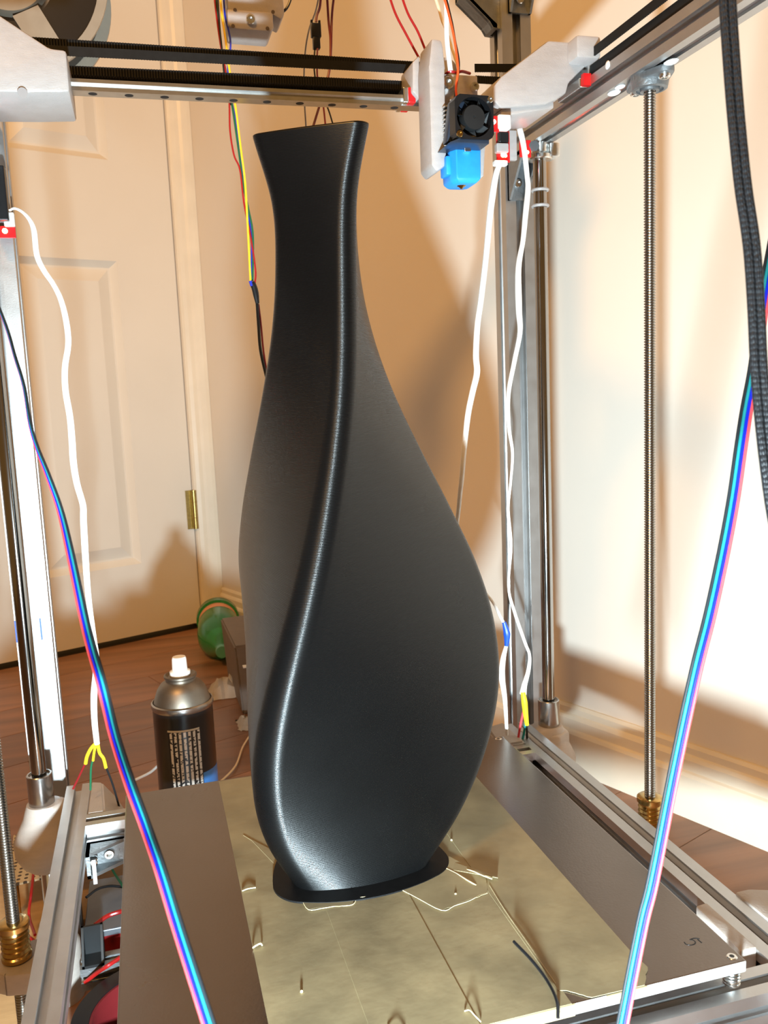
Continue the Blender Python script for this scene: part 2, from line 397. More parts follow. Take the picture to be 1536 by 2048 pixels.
# carriage of the right rail: red seals and steel block
t = B(); box(t, (.3540, .648, .7520), (.3605, .652, .7610)); obj('end_seal', t, MT['red_pcb'], Gt)
t = B(); box(t, (.3605, .652, .7605), (.3830, .697, .7720), .001); box(t, (.3525, .652, .7515), (.3600, .690, .7590), .001); obj('carriage_block', t, MT['zinc'], Gt)

# ------------------------------------------------------------------ belts
def belt_x(name, xa, ya, xb, yb, Y, h, front, label):
    """belt across the picture, lower edge through two picture points at depth Y"""
    A, C = atY(xa, ya, Y), atY(xb, yb, Y); n = int((C.x-A.x)/.002)
    base, tooth = .0008, .0007; s = -1 if front else 1
    top = []
    for i in range(n):
        x = A.x+i*.002
        top += [(x, s*base), (x+.0006, s*(base+tooth)), (x+.0014, s*(base+tooth)), (x+.002, s*base)]
    t = B(); end = A.x+n*.002
    def z(x): return A.z+(C.z-A.z)*(x-A.x)/(C.x-A.x)
    lo = [(p[0], Y+p[1]) for p in top]
    for p, q in zip(lo, lo[1:]):
        if p[0] == q[0]: continue
        v = [t.verts.new(k) for k in ((p[0], p[1], z(p[0])), (q[0], q[1], z(q[0])), (q[0], Y, z(q[0])), (p[0], Y, z(p[0])), (p[0], p[1], z(p[0])+h), (q[0], q[1], z(q[0])+h), (q[0], Y, z(q[0])+h), (p[0], Y, z(p[0])+h))]
        t.faces.new(v[:4]); t.faces.new(v[4:][::-1]); t.faces.new((v[0], v[1], v[5], v[4])); t.faces.new((v[2], v[3], v[7], v[6]))
    bmesh.ops.remove_doubles(t, verts=t.verts, dist=1e-6)
    o = obj(name, t, MT['belt']); return tag(o, label, 'belt')
belt_x('timing_belt', 60, 107, 848, 147.5, .698, .0064, False, 'uppermost toothed black belt stretched above the gantry rail')
belt_x('timing_belt', 30, 93, 848, 143, .706, .0068, True, 'black belt running just behind the uppermost toothed belt')
belt_x('timing_belt', 130, 150, 848, 181, .698, .0062, True, 'middle toothed black belt between upper belt and gantry rail')
belt_x('timing_belt', 140, 167, 848, 194, .704, .0062, True, 'lowest toothed black belt lying directly over the gantry rail')
belt_x('timing_belt', 950, 143.5, 1046, 143.5, .698, .0062, False, 'short upper black belt between hot end and right printed mount')
belt_x('timing_belt', 950, 167, 1010, 170, .698, .0058, True, 'short lower black belt between hot end and right printed mount')
def belt_y(X, z0, z1, label):
    n = int(.46/.002); t = B(); pr = []
    pts = [(X, .205)]
    for i in range(n):
        y = .205+i*.002; pts += [(X+.0008, y), (X+.0015, y+.0006), (X+.0015, y+.0014), (X+.0008, y+.002)]
    pts += [(X, .205+n*.002)]
    prism(t, pts, 'z', z0, z1); return tag(obj('timing_belt', t, MT['belt']), label, 'belt')
belt_y(.3585, .7712, .7778, 'upper black belt rising along the right side beam')
belt_y(.3625, .7610, .7685, 'lower black belt rising beside the right side rail')

# ------------------------------------------------------------------ print head
H = thing('hot_end', 'printer hot end with black fan, blue silicone sock and milky printed duct', 'hot end', (.245, .65, .674))
t = B(); prism(t, [(.2228, .6865), (.2268, .6815), (.2352, .6870), (.2358, .752), (.2364, .7560), (.2352, .7700), (.2340, .7752), (.2262, .7760), (.2232, .7560)], 'y', .640, .668, .002)
obj('air_duct', t, MT['print'], H, True, .6)
t = B(); prism(t, [(.2190, .7475), (.2245, .7420), (.2260, .7745), (.2200, .7690)], 'y', .668, .700, .0015); obj('belt_clamp', t, MT['print'], H, True, .6)
t = B()
arc = [(.2495+.0095*math.cos(a), .7700+.0070*math.sin(a)) for a in [PI*k/10 for k in range(11)]]
prism(t, [(.2400, .7450), (.2660, .7430), (.2640, .7560)]+arc+[(.2385, .7570)], 'y', .676, .704, .0012); obj('belt_clamp', t, MT['print'], H, True, .6)
t = B(); box(t, (.2355, .652, .7315), (.2665, .664, .7560), .0012); box(t, (.2355, .645, .700), (.2680, .668, .7315), .001); obj('carriage_plate', t, MT['print'], H, True, .6)
for X, z, r in ((.2415, .7487, .0046), (.2630, .7470, .0034), (.2690, .7280, .0032)): bolt('bolt', (X, .652 if X < .268 else .640, z), (0, -1, 0), r, MT['zinc'], H, .004)
t = B(); box(t, (.2170, .672, .7405), (.2230, .696, .7520), .0008); obj('end_seal', t, MT['red_pcb'], H)
t = B(); box(t, (.2130, .672, .7405), (.2172, .696, .7520), .0008); obj('carriage_block', t, MT['zinc'], H)
t = B(); tube(t, spline([atY(888, 150, .66), atY(900, 143, .655), atY(912, 145, .655), atY(925, 143, .655), atY(940, 147, .66)], 6), .0011, 6); obj('silicone_seal', t, MT['red'], H, True)
# heat sink: finned cylinder behind the fan
for k in range(10):
    t = B(); lathe(t, [(.0112, 0), (.0112, .0012)], (.2435, .640, .6995+k*.0030), (0, 0, 1), 28); obj('fin', t, MT['zinc'], H, True, .5)
obj('heat_break', cyl(B(), (.2435, .640, .690), (.2435, .640, .733), .0055, seg=16), MT['zinc'], H, True)
# shroud clip on the left of the fan
t = B(); prism(t, [(.2290, .6985), (.2335, .7270), (.2360, .7300), (.2600, .7300), (.2600, .6985)], 'y', .622, .632, .001)
prism(t, [(.2275, .6955), (.2360, .6990), (.2580, .6990), (.2580, .6950)], 'y', .612, .650, .0008)
obj('fan_shroud', t, mat('blue_black_shroud', (.020, .028, .045), .35, 0, .1, 100), H, True, .6)
# fan, slightly turned, 30 mm
fc = Vector((.2462, .616, .7128)); fx = Vector((math.cos(.06), math.sin(.06), 0)); fn = Vector((math.sin(.06), -math.cos(.06), 0))
def FP(a, b, c): return fc+fx*a+Vector((0, 0, 1))*b+fn*c
fan = B(); NN = 40; hs = .0152
def sq(a):
    c, s = math.cos(a), math.sin(a); k = hs/max(abs(c), abs(s)); k = min(k, hs*1.27); return k*c, k*s
ro = [[fan.verts.new(FP(*sq(2*PI*k/NN), c)) for k in range(NN)] for c in (-.005, .005)]
ri = [[fan.verts.new(FP(.0138*math.cos(2*PI*k/NN), .0138*math.sin(2*PI*k/NN), c)) for k in range(NN)] for c in (-.005, .005)]
for k in range(NN):
    j = (k+1) % NN
    fan.faces.new((ro[0][k], ro[0][j], ro[1][j], ro[1][k])); fan.faces.new((ri[0][k], ri[1][k], ri[1][j], ri[0][j]))
    fan.faces.new((ro[1][k], ro[1][j], ri[1][j], ri[1][k])); fan.faces.new((ro[0][k], ri[0][k], ri[0][j], ro[0][j]))
fo = obj('cooling_fan', fan, MT['black'], H, label='black square fan frame')
obj('fan_hub', lathe(B(), [(.0086, 0), (.0088, .0065), (.0084, .0078), (.0010, .0080), (.0008, .0076)], FP(0, 0, -.003), fn, 28), MT['hub'], fo, True, .5)
for k in range(7):
    a = 2*PI*k/7; t = B(); gv = []
    for i, rr in enumerate((.0072, .0100, .0132)):
        for sgn in (-1, 1):
            aa = a+sgn*(.30+.03*i); gv.append(FP(rr*math.cos(aa), rr*math.sin(aa), .0035*sgn))
    vs = [t.verts.new(p) for p in gv]+[t.verts.new(p-fn*.0007) for p in gv]
    for i in (0, 2):
        t.faces.new((vs[i], vs[i+1], vs[i+3], vs[i+2])); t.faces.new((vs[6+i], vs[8+i], vs[9+i], vs[7+i]))
    for i, j in ((0, 2), (2, 4), (4, 5), (5, 3), (3, 1), (1, 0)): t.faces.new((vs[i], vs[j], vs[j+6], vs[i+6]))
    obj('fan_blade', t, MT['hub'], fo)
bolt('screw', FP(-.0122, -.0122, .005), fn, .0024, MT['brass'], fo, .0016); bolt('screw', FP(.0124, .0124, .005), fn, .0022, MT['zinc'], fo, .0016)
# heater block inside its blue sock, nozzle below
def loft(sec):
    t = B(); R_ = [[t.verts.new(p) for p in s] for s in sec]; n = len(R_[0])
    for a, b in zip(R_, R_[1:]):
        for k in range(n): t.faces.new((a[k], a[(k+1) % n], b[(k+1) % n], b[k]))
    t.faces.new(R_[0][::-1]); t.faces.new(R_[-1]); return t
def rr(x0, x1, y0, y1, z, c=.003): return [(x0+c, y0, z), (x1-c*.3, y0, z), (x1, y0+c*.3, z), (x1, y1-c, z), (x1-c, y1, z), (x0+c, y1, z), (x0, y1-c, z), (x0, y0+c*2.2, z)]
t = loft([rr(.2385, .2550, .632, .654, .6722), rr(.2362, .2582, .630, .656, .6750), rr(.2360, .2585, .630, .656, .6785), rr(.2360, .2588, .630, .656, .6980), rr(.2370, .2580, .631, .655, .6988)])
bmesh.ops.bevel(t, geom=t.edges[:], offset=.0006, segments=1, affect='EDGES')
box(t, (.2330, .636, .6790), (.2370, .650, .6925), .001)
obj('silicone_sock', t, MT['blue_sock'], H, True, .5)
obj('nozzle', lathe(B(), [(.0008, 0), (.0018, .0012), (.0036, .0022), (.0036, .006)], (.2465, .641, .6700), (0, 0, 1), 12), MT['brass'], H, True, .5)
t = B(); box(t, (.2445, .627, .6935), (.2495, .6305, .6985), .0003); obj('thermistor_clip', t, MT['zinc'], H)
t = B(); prism(t, [(.2590, .6760), (.2620, .6780), (.2640, .700), (.2600, .700)], 'y', .634, .655, .0008); obj('sensor_bracket', t, MT['print'], H, True, .6)
# feed tube
t = B(); tube(t, spline([atY(891, -60, .66), atY(893, 20, .66), atY(894, 80, .658), atY(901, 142, .655)], 10), .00195, 12)
tag(obj('feed_tube', t, MT['ptfe'], None, True), 'white plastic feed tube entering the top of the hot end', 'tube')

# ------------------------------------------------------------------ bed frame
BF = thing('bed_frame', 'aluminium extrusion bed carrier with printed rod brackets under the print plate', 'bed frame', (.13, .58, .12))
extrusion('side_rail', (-.0800, .1730), 'y', .335, .786, .0206, MT['alu'], BF)['label'] = 'slotted aluminium rail left of the plate'
extrusion('side_rail', (.3390, .1730), 'y', .335, .775, .0206, MT['alu'], BF, wx=.0245)['label'] = 'slotted aluminium rail right of the plate'
extrusion('cross_bar', (.7125, .1730), 'x', -.0697, .3268, .0206, MT['alu'], BF)
extrusion('cross_bar', (.3775, .1730), 'x', -.0697, .3268, .0206, MT['alu'], BF)
# rear rod brackets: printed sleeves with linear bearings
def hull_bracket(name, X, sgn, lab):
    Y = .762; t = B(); ring = []
    secs = [(.124, .015, 0, .006), (.130, .021, .004, .012), (.139, .0255, .004, .014), (.150, .0260, .004, .014), (.160, .0215, .002, .014), (.170, .0165, .002, .014), (.179, .0138, .001, .010), (.1820, .0126, 0, .004)]
    for z, r, ox, ext in secs:
        R_ = []
        for k in range(28):
            a = 2*PI*k/28; c, s = math.cos(a), math.sin(a)
            x = X+c*r-sgn*ext*max(0, -sgn*c); y = Y+s*r*1.05
            R_.append((x, y, z))
        ring.append(R_)
    t = loft(ring)
    o = obj(name, t, MT['print_tan'], BF, True, .7, lab)
    bt = B(); lathe(bt, [(.0064, .0), (.0102, .0), (.0105, .0006), (.0105, .0294), (.0100, .030), (.0088, .030), (.0088, .0285), (.0064, .0285)], (X, Y, .1785), (0, 0, 1), 32)
    obj('linear_bearing', bt, MT['bearing'], o, True, .5, 'shiny steel bearing sleeve')
    return o
hull_bracket('rod_bracket', .3702, 1, 'printed bracket outside the right bed rail')
hull_bracket('rod_bracket', -.1087, -1, 'bulbous printed bracket outside the left bed rail')
t = B(); prism(t, [(-.1090, .752), (-.0903, .752), (-.0903, .775), (-.109, .778)], 'z', .132, .1755, .003); obj('rod_bracket_arm', t, MT['print_tan'], BF, True, .6)
t = B(); prism(t, [(.3512, .752), (.3720, .742), (.3880, .752), (.3880, .780), (.3512, .785)], 'z', .130, .1765, .003); obj('rod_bracket_arm', t, MT['print_tan'], BF, True, .6)
# printed corner blocks
t = loft([[(-.0697, .7235, .150), (-.030, .7235, .150), (-.044, .770, .150), (-.0697, .788, .150)], [(-.0697, .7235, .170), (-.0330, .7235, .170), (-.047, .772, .170), (-.0697, .788, .170)], [(-.0697, .7235, .1834), (-.0560, .7235, .1834), (-.0600, .783, .1834), (-.0697, .788, .1834)]])
bmesh.ops.bevel(t, geom=t.edges[:], offset=.0012, segments=2, affect='EDGES')
obj('corner_block', t, MT['print_tan'], BF, True, .6, 'printed block at the rear left rail end')
t = loft([[(.2950, .7235, .150), (.3266, .7235, .150), (.3266, .776, .150), (.3000, .770, .150)], [(.3000, .7235, .1860), (.3266, .7235, .1860), (.3266, .776, .1860), (.3060, .770, .1860)]])
bmesh.ops.bevel(t, geom=t.edges[:], offset=.002, segments=2, affect='EDGES')
obj('corner_block', t, MT['print_tan'], BF, True, .6, 'printed block at the rear right rail end')
t = B(); prism(t, [(.3150, .4000), (.3268, .4000), (.3268, .4480), (.3180, .4470)], 'z', .150, .1850, .0012); obj('corner_block', t, MT['print_tan'], BF, True, .6, 'printed block beside the plate corner marked 5')
t = B(); prism(t, [(.3512, .350), (.3900, .350), (.3900, .440), (.3620, .452), (.3512, .452)], 'z', .150, .1850, .0015); obj('corner_block', t, MT['print_tan'], BF, True, .6, 'printed block outside the right rail')
# small cast bracket with bolts in the rear left corner
t = B()
tri = [(-.0697, .6825), (-.0697, .7020), (-.0400, .7020), (-.0415, .6985), (-.0665, .6825)]
prism(t, tri, 'z', .1480, .1508); prism(t, tri, 'z', .1665, .1690); box(t, (-.0697, .6825, .1480), (-.0667, .702, .1690)); box(t, (-.0697, .699, .1480), (-.040, .702, .1690))
cb = obj('corner_bracket', t, MT['alu_dull'], BF)
bolt('bolt', (-.0530, .699, .1590), (0, -1, 0), .0042, MT['zinc'], cb, .004); bolt('bolt', (-.0667, .690, .1585), (1, 0, 0), .0042, MT['zinc'], cb, .005)
t = B(); box(t, (-.0655, .6815, .1435), (-.0625, .684, .1640)); obj('bracket_lip', t, MT['alu'], BF)
t = B(); box(t, (-.0400, .700, .1430), (.30, .7022, .1610)); obj('cable_channel', t, MT['alu_dull'], BF)
# lead screw nuts in printed arms
for X, Y, lab in ((.3745, .588, 'right'), (-.1115, .600, 'left')):
    sx = 1 if X > 0 else -1
    xin = .3512 if X > 0 else -.0903
    t = B(); pts = [(xin, Y-.022), (X+sx*.006, Y-.017)]+[(X+sx*.017*math.cos(a), Y+.017*math.sin(a)) for a in [-PI/2+PI*k/8 for k in range(1, 8)]]+[(X+sx*.006, Y+.017), (xin, Y+.022)]
    prism(t, pts, 'z', .1290, .1450, .0018)
    na = obj('nut_arm', t, MT['print_tan'], BF, True, .6, 'printed arm holding the %s brass nut' % lab)
    nn = 16 if X > 0 else 9; top = .0045+.0018*(nn+1)
    t = B(); lathe(t, [(.0046, .0), (.0088, .0), (.0100, .001), (.0100, .0035), (.0090, .0045)]+[(.0086+(.0010 if i % 2 else 0), .0045+.0018*i) for i in range(1, nn+1)]+[(.0090, top), (.0104, top+.0005), (.0104, top+.0040), (.0092, top+.0050), (.0046, top+.0050)], (X, Y, .1452), (0, 0, 1), 24)
    obj('brass_nut', t, MT['brass'], na, True, .7, 'ribbed brass lead screw nut')

# ------------------------------------------------------------------ print plate
PLT = mat('worn_aluminium_plate', (.215, .185, .165), .30, 1, .10, 9, .08, 600, (1, 1, 1), rvar=.10)
ZB = .200
HB = thing('print_plate', 'grey metal print plate covered with strips of yellowish masking tape', 'print plate', (.131, .543, .193))
t = B(); prism(t, [(-.0370, .3740), (.2990, .3740), (.2990, .7120), (-.0370, .7120)], 'z', ZB-.007, ZB, .0009, 2)
pm = mesh_of(t); pm.materials.append(PLT); pm.materials.append(mat('sawn_aluminium_edge', (.62, .60, .58), .62, .7, .1, 200, .2, 700))
for p in pm.polygons:
    if abs(p.normal.z) < .5: p.material_index = 1
obj('plate', pm, None, HB)
t = B(); t2 = []
for (X, Y) in ((.2935, .3795), (.2925, .7075), (-.0310, .3795), (-.0310, .7075)):
    sc = obj('countersunk_screw', lathe(B(), [(.0001, .0001), (.0014, .0001), (.0014, .0004), (.0026, .0004), (.0030, .00005), (.0032, -.0002)], (X, Y, ZB), (0, 0, 1), 18), MT['zinc'], HB, True, .5)
    obj('socket', lathe(B(), [(.0014, .00002), (.0014, .00045), (.0001, .00045)], (X, Y, ZB), (0, 0, 1), 6), MT['black'], sc)
    pts = [(X+.0042*math.cos(2*PI*k/14), Y+.0042*math.sin(2*PI*k/14), .1832+.0098*k/(14*5.5)) for k in range(14*5+8)]
    obj('spring', tube(B(), pts, .0007, 6), MT['zinc'], HB, True)
def tapemat():
    mt = mat('masking_tape', (.27, .222, .125), .58, 0, .26, 26, .2, 60, (1, 1, 1), rvar=.08)
    nt = mt.node_tree; N = nt.nodes; L = nt.links; b = N['Principled BSDF']
    tc = [n for n in N if n.type == 'TEX_COORD'][0]
    wv = N.new('ShaderNodeTexNoise'); wv.inputs['Scale'].default_value = 1; mp = N.new('ShaderNodeMapping'); mp.inputs['Scale'].default_value = (60, 420, 1)
    L.new(tc.outputs['Object'], mp.inputs['Vector']); L.new(mp.outputs[0], wv.inputs['Vector'])
    bp = N.new('ShaderNodeBump'); bp.inputs['Strength'].default_value = .05; bp.inputs['Distance'].default_value = .0003
    old = [n for n in N if n.type == 'BUMP'][0]
    L.new(wv.outputs[0], bp.inputs['Height']); L.new(old.outputs[0], bp.inputs['Normal']); L.new(bp.outputs[0], b.inputs['Normal'])
    return mt
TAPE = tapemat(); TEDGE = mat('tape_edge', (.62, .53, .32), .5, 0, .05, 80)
def tape(pts, z, h=.0004, lab=None):
    t = B(); prism(t, pts, 'z', z, z+h)
    o = obj('masking_tape', t, TAPE, HB, label=lab); return o
xs = [.0385, .0885, .1400, .1910, .2430]
def jag(a, b, n, amp, seed):
    rnd = random.Random(seed); out = []
    for i in range(n+1):
        k = i/n; out.append((a[0]+(b[0]-a[0])*k+(rnd.uniform(-amp, amp) if 0 < i < n else 0), a[1]+(b[1]-a[1])*k+(rnd.uniform(-amp, amp) if 0 < i < n else 0)))
    return out
tape([(xs[0], .374), (xs[1]+.001, .374), (xs[1]+.001, .709), (xs[0], .709)], ZB)
tape([(xs[1]-.0012, .374), (xs[2]+.001, .374), (xs[2]+.001, .710), (xs[1]-.0012, .710)], ZB+.0003)
tape([(xs[2]-.0012, .374), (xs[3]+.001, .374), (xs[3]+.001, .708), (xs[2]-.0012, .708)], ZB)
tape([(xs[3]-.0012, .3850)]+jag((xs[3]+.003, .3835), (.2040, .3745), 6, .0006, 3)+[(.2350, .3740)]+jag((.2350, .374), (.2445, .3860), 5, .0008, 4)+[(xs[4], .400), (xs[4]+.001, .635), (xs[4], .709), (xs[3]-.0012, .709)], ZB+.0003)
# tape folded down over the front edge
t = B(); prism(t, [(.3739, .2002), (.3733, .2000), (.3732, .1935), (.3739, .1935)], 'x', .084, .1935); obj('masking_tape', t, TAPE, HB)
t = B(); prism(t, [(.3739, .2002), (.3733, .2000), (.3732, .1945), (.3739, .1945)], 'x', .212, .236); obj('masking_tape', t, TAPE, HB)
# torn patches around the vase foot
tape([(.0740, .5150)]+[(.0765, .5010)]+jag((.0765, .501), (.1040, .4970), 9, .0006, 5)+[(.1085, .5080), (.1100, .5200), (.0760, .5260)], ZB+.0008, .0004, 'torn corner of tape before the vase')
tape([(.1330, .5110), (.1550, .4725)]+jag((.155, .4725), (.1880, .4800), 9, .0009, 6)+[(.1915, .4880), (.1950, .5000), (.1745, .5420), (.150, .535)], ZB+.0008, .0004, 'large torn patch of tape beside the vase foot')
t = loft([[(.1790, .5250, ZB+.0006), (.2020, .4960, ZB+.0006), (.2000, .4905, ZB+.0032), (.1760, .5140, ZB+.0008)], [(.1790, .5250, ZB+.0009), (.2020, .4960, ZB+.0009), (.2000, .4905, ZB+.0036), (.1760, .5140, ZB+.0011)]])
obj('masking_tape', t, TAPE, HB, label='curled flap of tape right of the vase')
t = loft([[(.0480, .610, ZB+.0004), (.0530, .600, ZB+.0004), (.0660, .556, ZB+.0004), (.0720, .570, ZB+.0004)], [(.0480, .610, ZB+.0007), (.0530, .600, ZB+.0007), (.0660, .556, ZB+.0007), (.0720, .570, ZB+.0007)]])
obj('masking_tape', t, TAPE, HB)
# bright torn edges and creases that stand up a little
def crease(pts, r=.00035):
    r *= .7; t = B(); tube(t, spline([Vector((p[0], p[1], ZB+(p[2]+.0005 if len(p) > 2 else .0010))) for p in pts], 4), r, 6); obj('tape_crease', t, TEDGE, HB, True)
crease([(.0742, .5148), (.0765, .5010), (.0850, .4995), (.0930, .4990), (.1040, .4970), (.1085, .5050), (.1085, .5085)])
crease([(.1330, .5110), (.1440, .4915), (.1550, .4725), (.1640, .4745), (.1750, .4765), (.1830, .4800), (.1885, .4805)])
crease([(.1720, .5190), (.1780, .5080), (.1820, .4960, .0012), (.1850, .4910)], .0007)
crease([(.1845, .5120), (.1880, .5050, .0022), (.1920, .4960, .003), (.1960, .4905, .003)], .0006)
crease([(.1080, .5030), (.1120, .5020, .001), (.1170, .5025), (.1230, .5045)], .0004)
crease([(.1930, .4880), (.1915, .4600), (.1912, .4290), (.1908, .3900)], .00018)
crease([(.0385, .4745), (.0400, .4735, .002), (.0428, .4740, .0025), (.0440, .4750)], .0007)
crease([(.0390, .5360), (.0430, .5365, .0010), (.0480, .5370)], .0006)
crease([(.1540, .5050), (.1545, .4980), (.1530, .4920), (.1530, .4890)], .00022)
crease([(.1370, .3860), (.1390, .3840, .002), (.1400, .3800, .002), (.1420, .3760)], .0005)
crease([(.0960, .3880), (.1000, .3850, .0015), (.1030, .3800, .001)], .0004)
for p in ((.1895, .5500), (.1690, .4860), (.0590, .4280)):
    t = B(); bmesh.ops.create_icosphere(t, subdivisions=1, radius=.0009, matrix=Matrix.Translation((p[0], p[1], ZB+.0011))); obj('tape_crumb', t, TEDGE, HB)
# handwritten 5
for st in ([(678, 942), (700, 965), (745, 973), (783, 962), (792, 940), (768, 922), (738, 918), (770, 904)], [(770, 904), (800, 903), (836, 908)], [(815, 912), (835, 930), (858, 950)]):
    P_ = [atZ(1236+.1953*x, 1700+.1953*y, ZB+.00005) for x, y in st]
    t = B(); tube(t, spline(P_, 5), .00038, 6)
    for v in t.verts: v.co.z = ZB+.0001+(v.co.z-ZB)*.2
    obj('handwritten_digit', t, MT['black'], HB, label='black handwritten 5')
# filament offcut lying on the plate
t = B(); tube(t, spline([Vector((.1825, .4260, ZB+.004)), Vector((.1858, .4080, ZB+.0030)), Vector((.1870, .3920, ZB+.0018)), Vector((.1845, .3760, ZB+.0022)), Vector((.1815, .3690, ZB-.0015))], 8), .0009, 8)
tag(obj('filament_offcut', t, MT['black'], None, True), 'curved black bit of filament lying on the taped front edge', 'filament')

# ------------------------------------------------------------------ the vase
VA = [0.0513, 0.0761, 0.094, 0.1046, 0.1055, 0.0977, 0.0828, 0.0657, 0.0498, 0.0381, 0.0321, 0.0315, 0.0412]
VP = [3.66, 3.95, 4.235, 4.50, 4.89, 5.22]
VK = [.63, .56, .5416, .5362]
VX, VY, VH, VZ = .1193, .5527, .4767, ZB+.0012
def interp(z, v):
    v = np.array(v); n = len(v); h = 1/(n-1); mm = np.gradient(v, h)
    i = np.clip((z/h).astype(int), 0, n-2); t = (z-i*h)/h
    return (2*t**3-3*t**2+1)*v[i]+(t**3-2*t**2+t)*h*mm[i]+(-2*t**3+3*t**2)*v[i+1]+(t**3-t**2)*h*mm[i+1]
def tri(a, b, r, n1=7, n2=9, N=3):
    g = PI/N; ar, br = a-r, b-r; d = (ar*ar-br*br)/max(2*(br-ar*math.cos(g)), 1e-5); R_ = b+d
    C = -d*np.array([math.cos(g), math.sin(g)]); T = np.array([ar, 0.]); v = T-C; th = math.atan2(v[1], v[0])
    t = np.linspace(0, th, n1, endpoint=False); p1 = T+r*np.stack([np.cos(t), np.sin(t)], 1)
    t = np.linspace(th, g, n2); p2 = C+R_*np.stack([np.cos(t), np.sin(t)], 1)
    h = np.concatenate([p1, p2]); c2, s2 = math.cos(2*g), math.sin(2*g)
    mm = h[::-1][1:] @ np.array([[c2, s2], [s2, -c2]]).T
    sec = np.concatenate([h, mm])[:-1]; out = []
    for i in range(N):
        c, s = math.cos(2*g*i), math.sin(2*g*i); out.append(sec @ np.array([[c, -s], [s, c]]).T)
    return np.concatenate(out)
def vring(zf, off):
    a = float(interp(np.array([zf]), VA)[0]); ph = float(interp(np.array([zf]), VP)[0]); k = float(interp(np.array([zf]), VK)[0])
    r = .0090*(1-zf)**1.3+.0080; r = min(r, a*.5); b = r+(a-r)*k
    f = tri(a+off, b+off, r+off*.5); c, s = math.cos(ph), math.sin(ph)
    return np.stack([VX+c*f[:, 0]-s*f[:, 1], VY+s*f[:, 0]+c*f[:, 1], np.full(len(f), VZ+zf*VH)], 1)
LAY = .00085; nl = int(VH/LAY)
rings = []
for i in range(nl):
    z0 = i*LAY/VH; hh = LAY/VH
    for t_, o_ in ((.0, -.00022), (.12, -.00006), (.30, .00005), (.5, .00008), (.70, .00005), (.88, -.00006)):
        rings.append(vring(min(1, z0+t_*hh), o_))
rings.append(vring(1.0, -.0001)); rings.append(vring(1.0, -.0016))
for zf in np.linspace(.97, .02, 26): rings.append(vring(float(zf), -.0018))
P_ = np.concatenate(rings); nr = len(rings); npt = len(rings[0])
idx = np.arange(nr*npt).reshape(nr, npt); a_ = idx[:-1]; b_ = idx[1:]
fq = np.stack([a_, np.roll(a_, -1, 1), np.roll(b_, -1, 1), b_], -1).reshape(-1, 4)
me = bpy.data.meshes.new('vase_body'); me.from_pydata(P_.tolist(), [], fq.tolist()+[idx[-1].tolist(), idx[0][::-1].tolist()]); me.update()
me.polygons.foreach_set('use_smooth', [True]*len(me.polygons))
VM = mat('black_printed_filament', (.0022, .0024, .0026), .28, 0, .08, 30, spec=.36, rvar=.02)
V = thing('twisted_vase', 'tall glossy black printed vase with a twisting ridge standing on taped plate', 'vase', (VX, VY, ZB))
obj('vase_body', me, VM, V)
base = vring(0.0, .0145)
bm = B(); prism(bm, [(p[0], p[1]) for p in base], 'z', ZB+.0003, ZB+.0016)
obj('raft', bm, mat('matte_black_filament', (.006, .006, .0065), .5, 0, .2, 200, spec=.25), V, label='flat black printed raft under the vase')
for pz in ((703, 1775, 697, 1757),):
    p = atZ(pz[0], pz[1], ZB+.002); q = p+Vector((.001, .004, .006))
    t = B(); tube(t, spline([p, (p+q)/2+Vector((-.0005, 0, 0)), q], 4), .0004, 6); obj('filament_string', t, MT['black'], V, True)

# ------------------------------------------------------------------ wires and cables
def atD(x, y, d): return EYE+ray(x, y)*d
def pathY(pts, Y): return [atY(x, y, Y) for x, y in pts]
def wire(name, pts, r, mt, parent=None, seg=8, n=6, rad=None, label=None):
    sp = spline(pts, n); rd = None
    if rad:
        k = np.interp(np.linspace(0, 1, len(sp)), np.linspace(0, 1, len(rad)), rad); rd = list(k)
    return obj(name, tube(B(), sp, r, seg, rd), mt, parent, True, label=label)
# bundle behind the vase's left edge
W1 = thing('wire_bundle', 'loose red, green, yellow and blue wires hanging left of the vase neck', 'wires', atY(531, 745, .80))
wire('wire', pathY([(438, -30), (444, 30), (452, 85), (459, 140), (468, 195), (472, 220), (482, 300), (490, 363), (495, 446), (501, 562)], .80), .0010, MT['yellow'], W1)
wire('wire', pathY([(426, -30), (434, 40), (442, 95), (448, 125), (458, 195), (460, 260), (468, 310), (480, 340), (488, 406), (501, 472), (511, 539), (510, 567)], .801), .0008, MT['red'], W1)
wire('wire', pathY([(431, -30), (438, 60), (445, 110), (455, 160), (465, 215), (480, 320), (487, 373), (497, 419), (506, 472), (505, 562)], .803), .0009, MT['green'], W1)
wire('wire', pathY([(446, -30), (450, 30), (459, 70), (461, 95), (456, 140), (462, 195), (470, 235), (482, 320), (492, 400), (503, 480), (502, 566)], .805), .0008, MT['blue'], W1)
wire('wire', pathY([(434, -30), (439, 50), (444, 100), (450, 160), (462, 210)], .800), .0008, MT['black'], W1)
obj('heat_shrink', tube(B(), spline(pathY([(504, 564), (510, 580), (515, 607)], .801), 4), .0024, 10, [.0024, .0026, .0028, .0028, .0028, .0028, .0026, .0022, .0018]), MT['black'], W1, True)
obj('heat_shrink', tube(B(), pathY([(501, 562), (504, 572)], .800), .0016, 8), MT['blue'], W1, True)
wire('wire', pathY([(514, 605), (517, 650), (521, 700), (532, 750), (545, 800)], .801), .0014, MT['black'], W1)
wire('wire', pathY([(517, 608), (522, 650), (528, 710), (540, 775)], .803), .0009, MT['dkred'], W1)
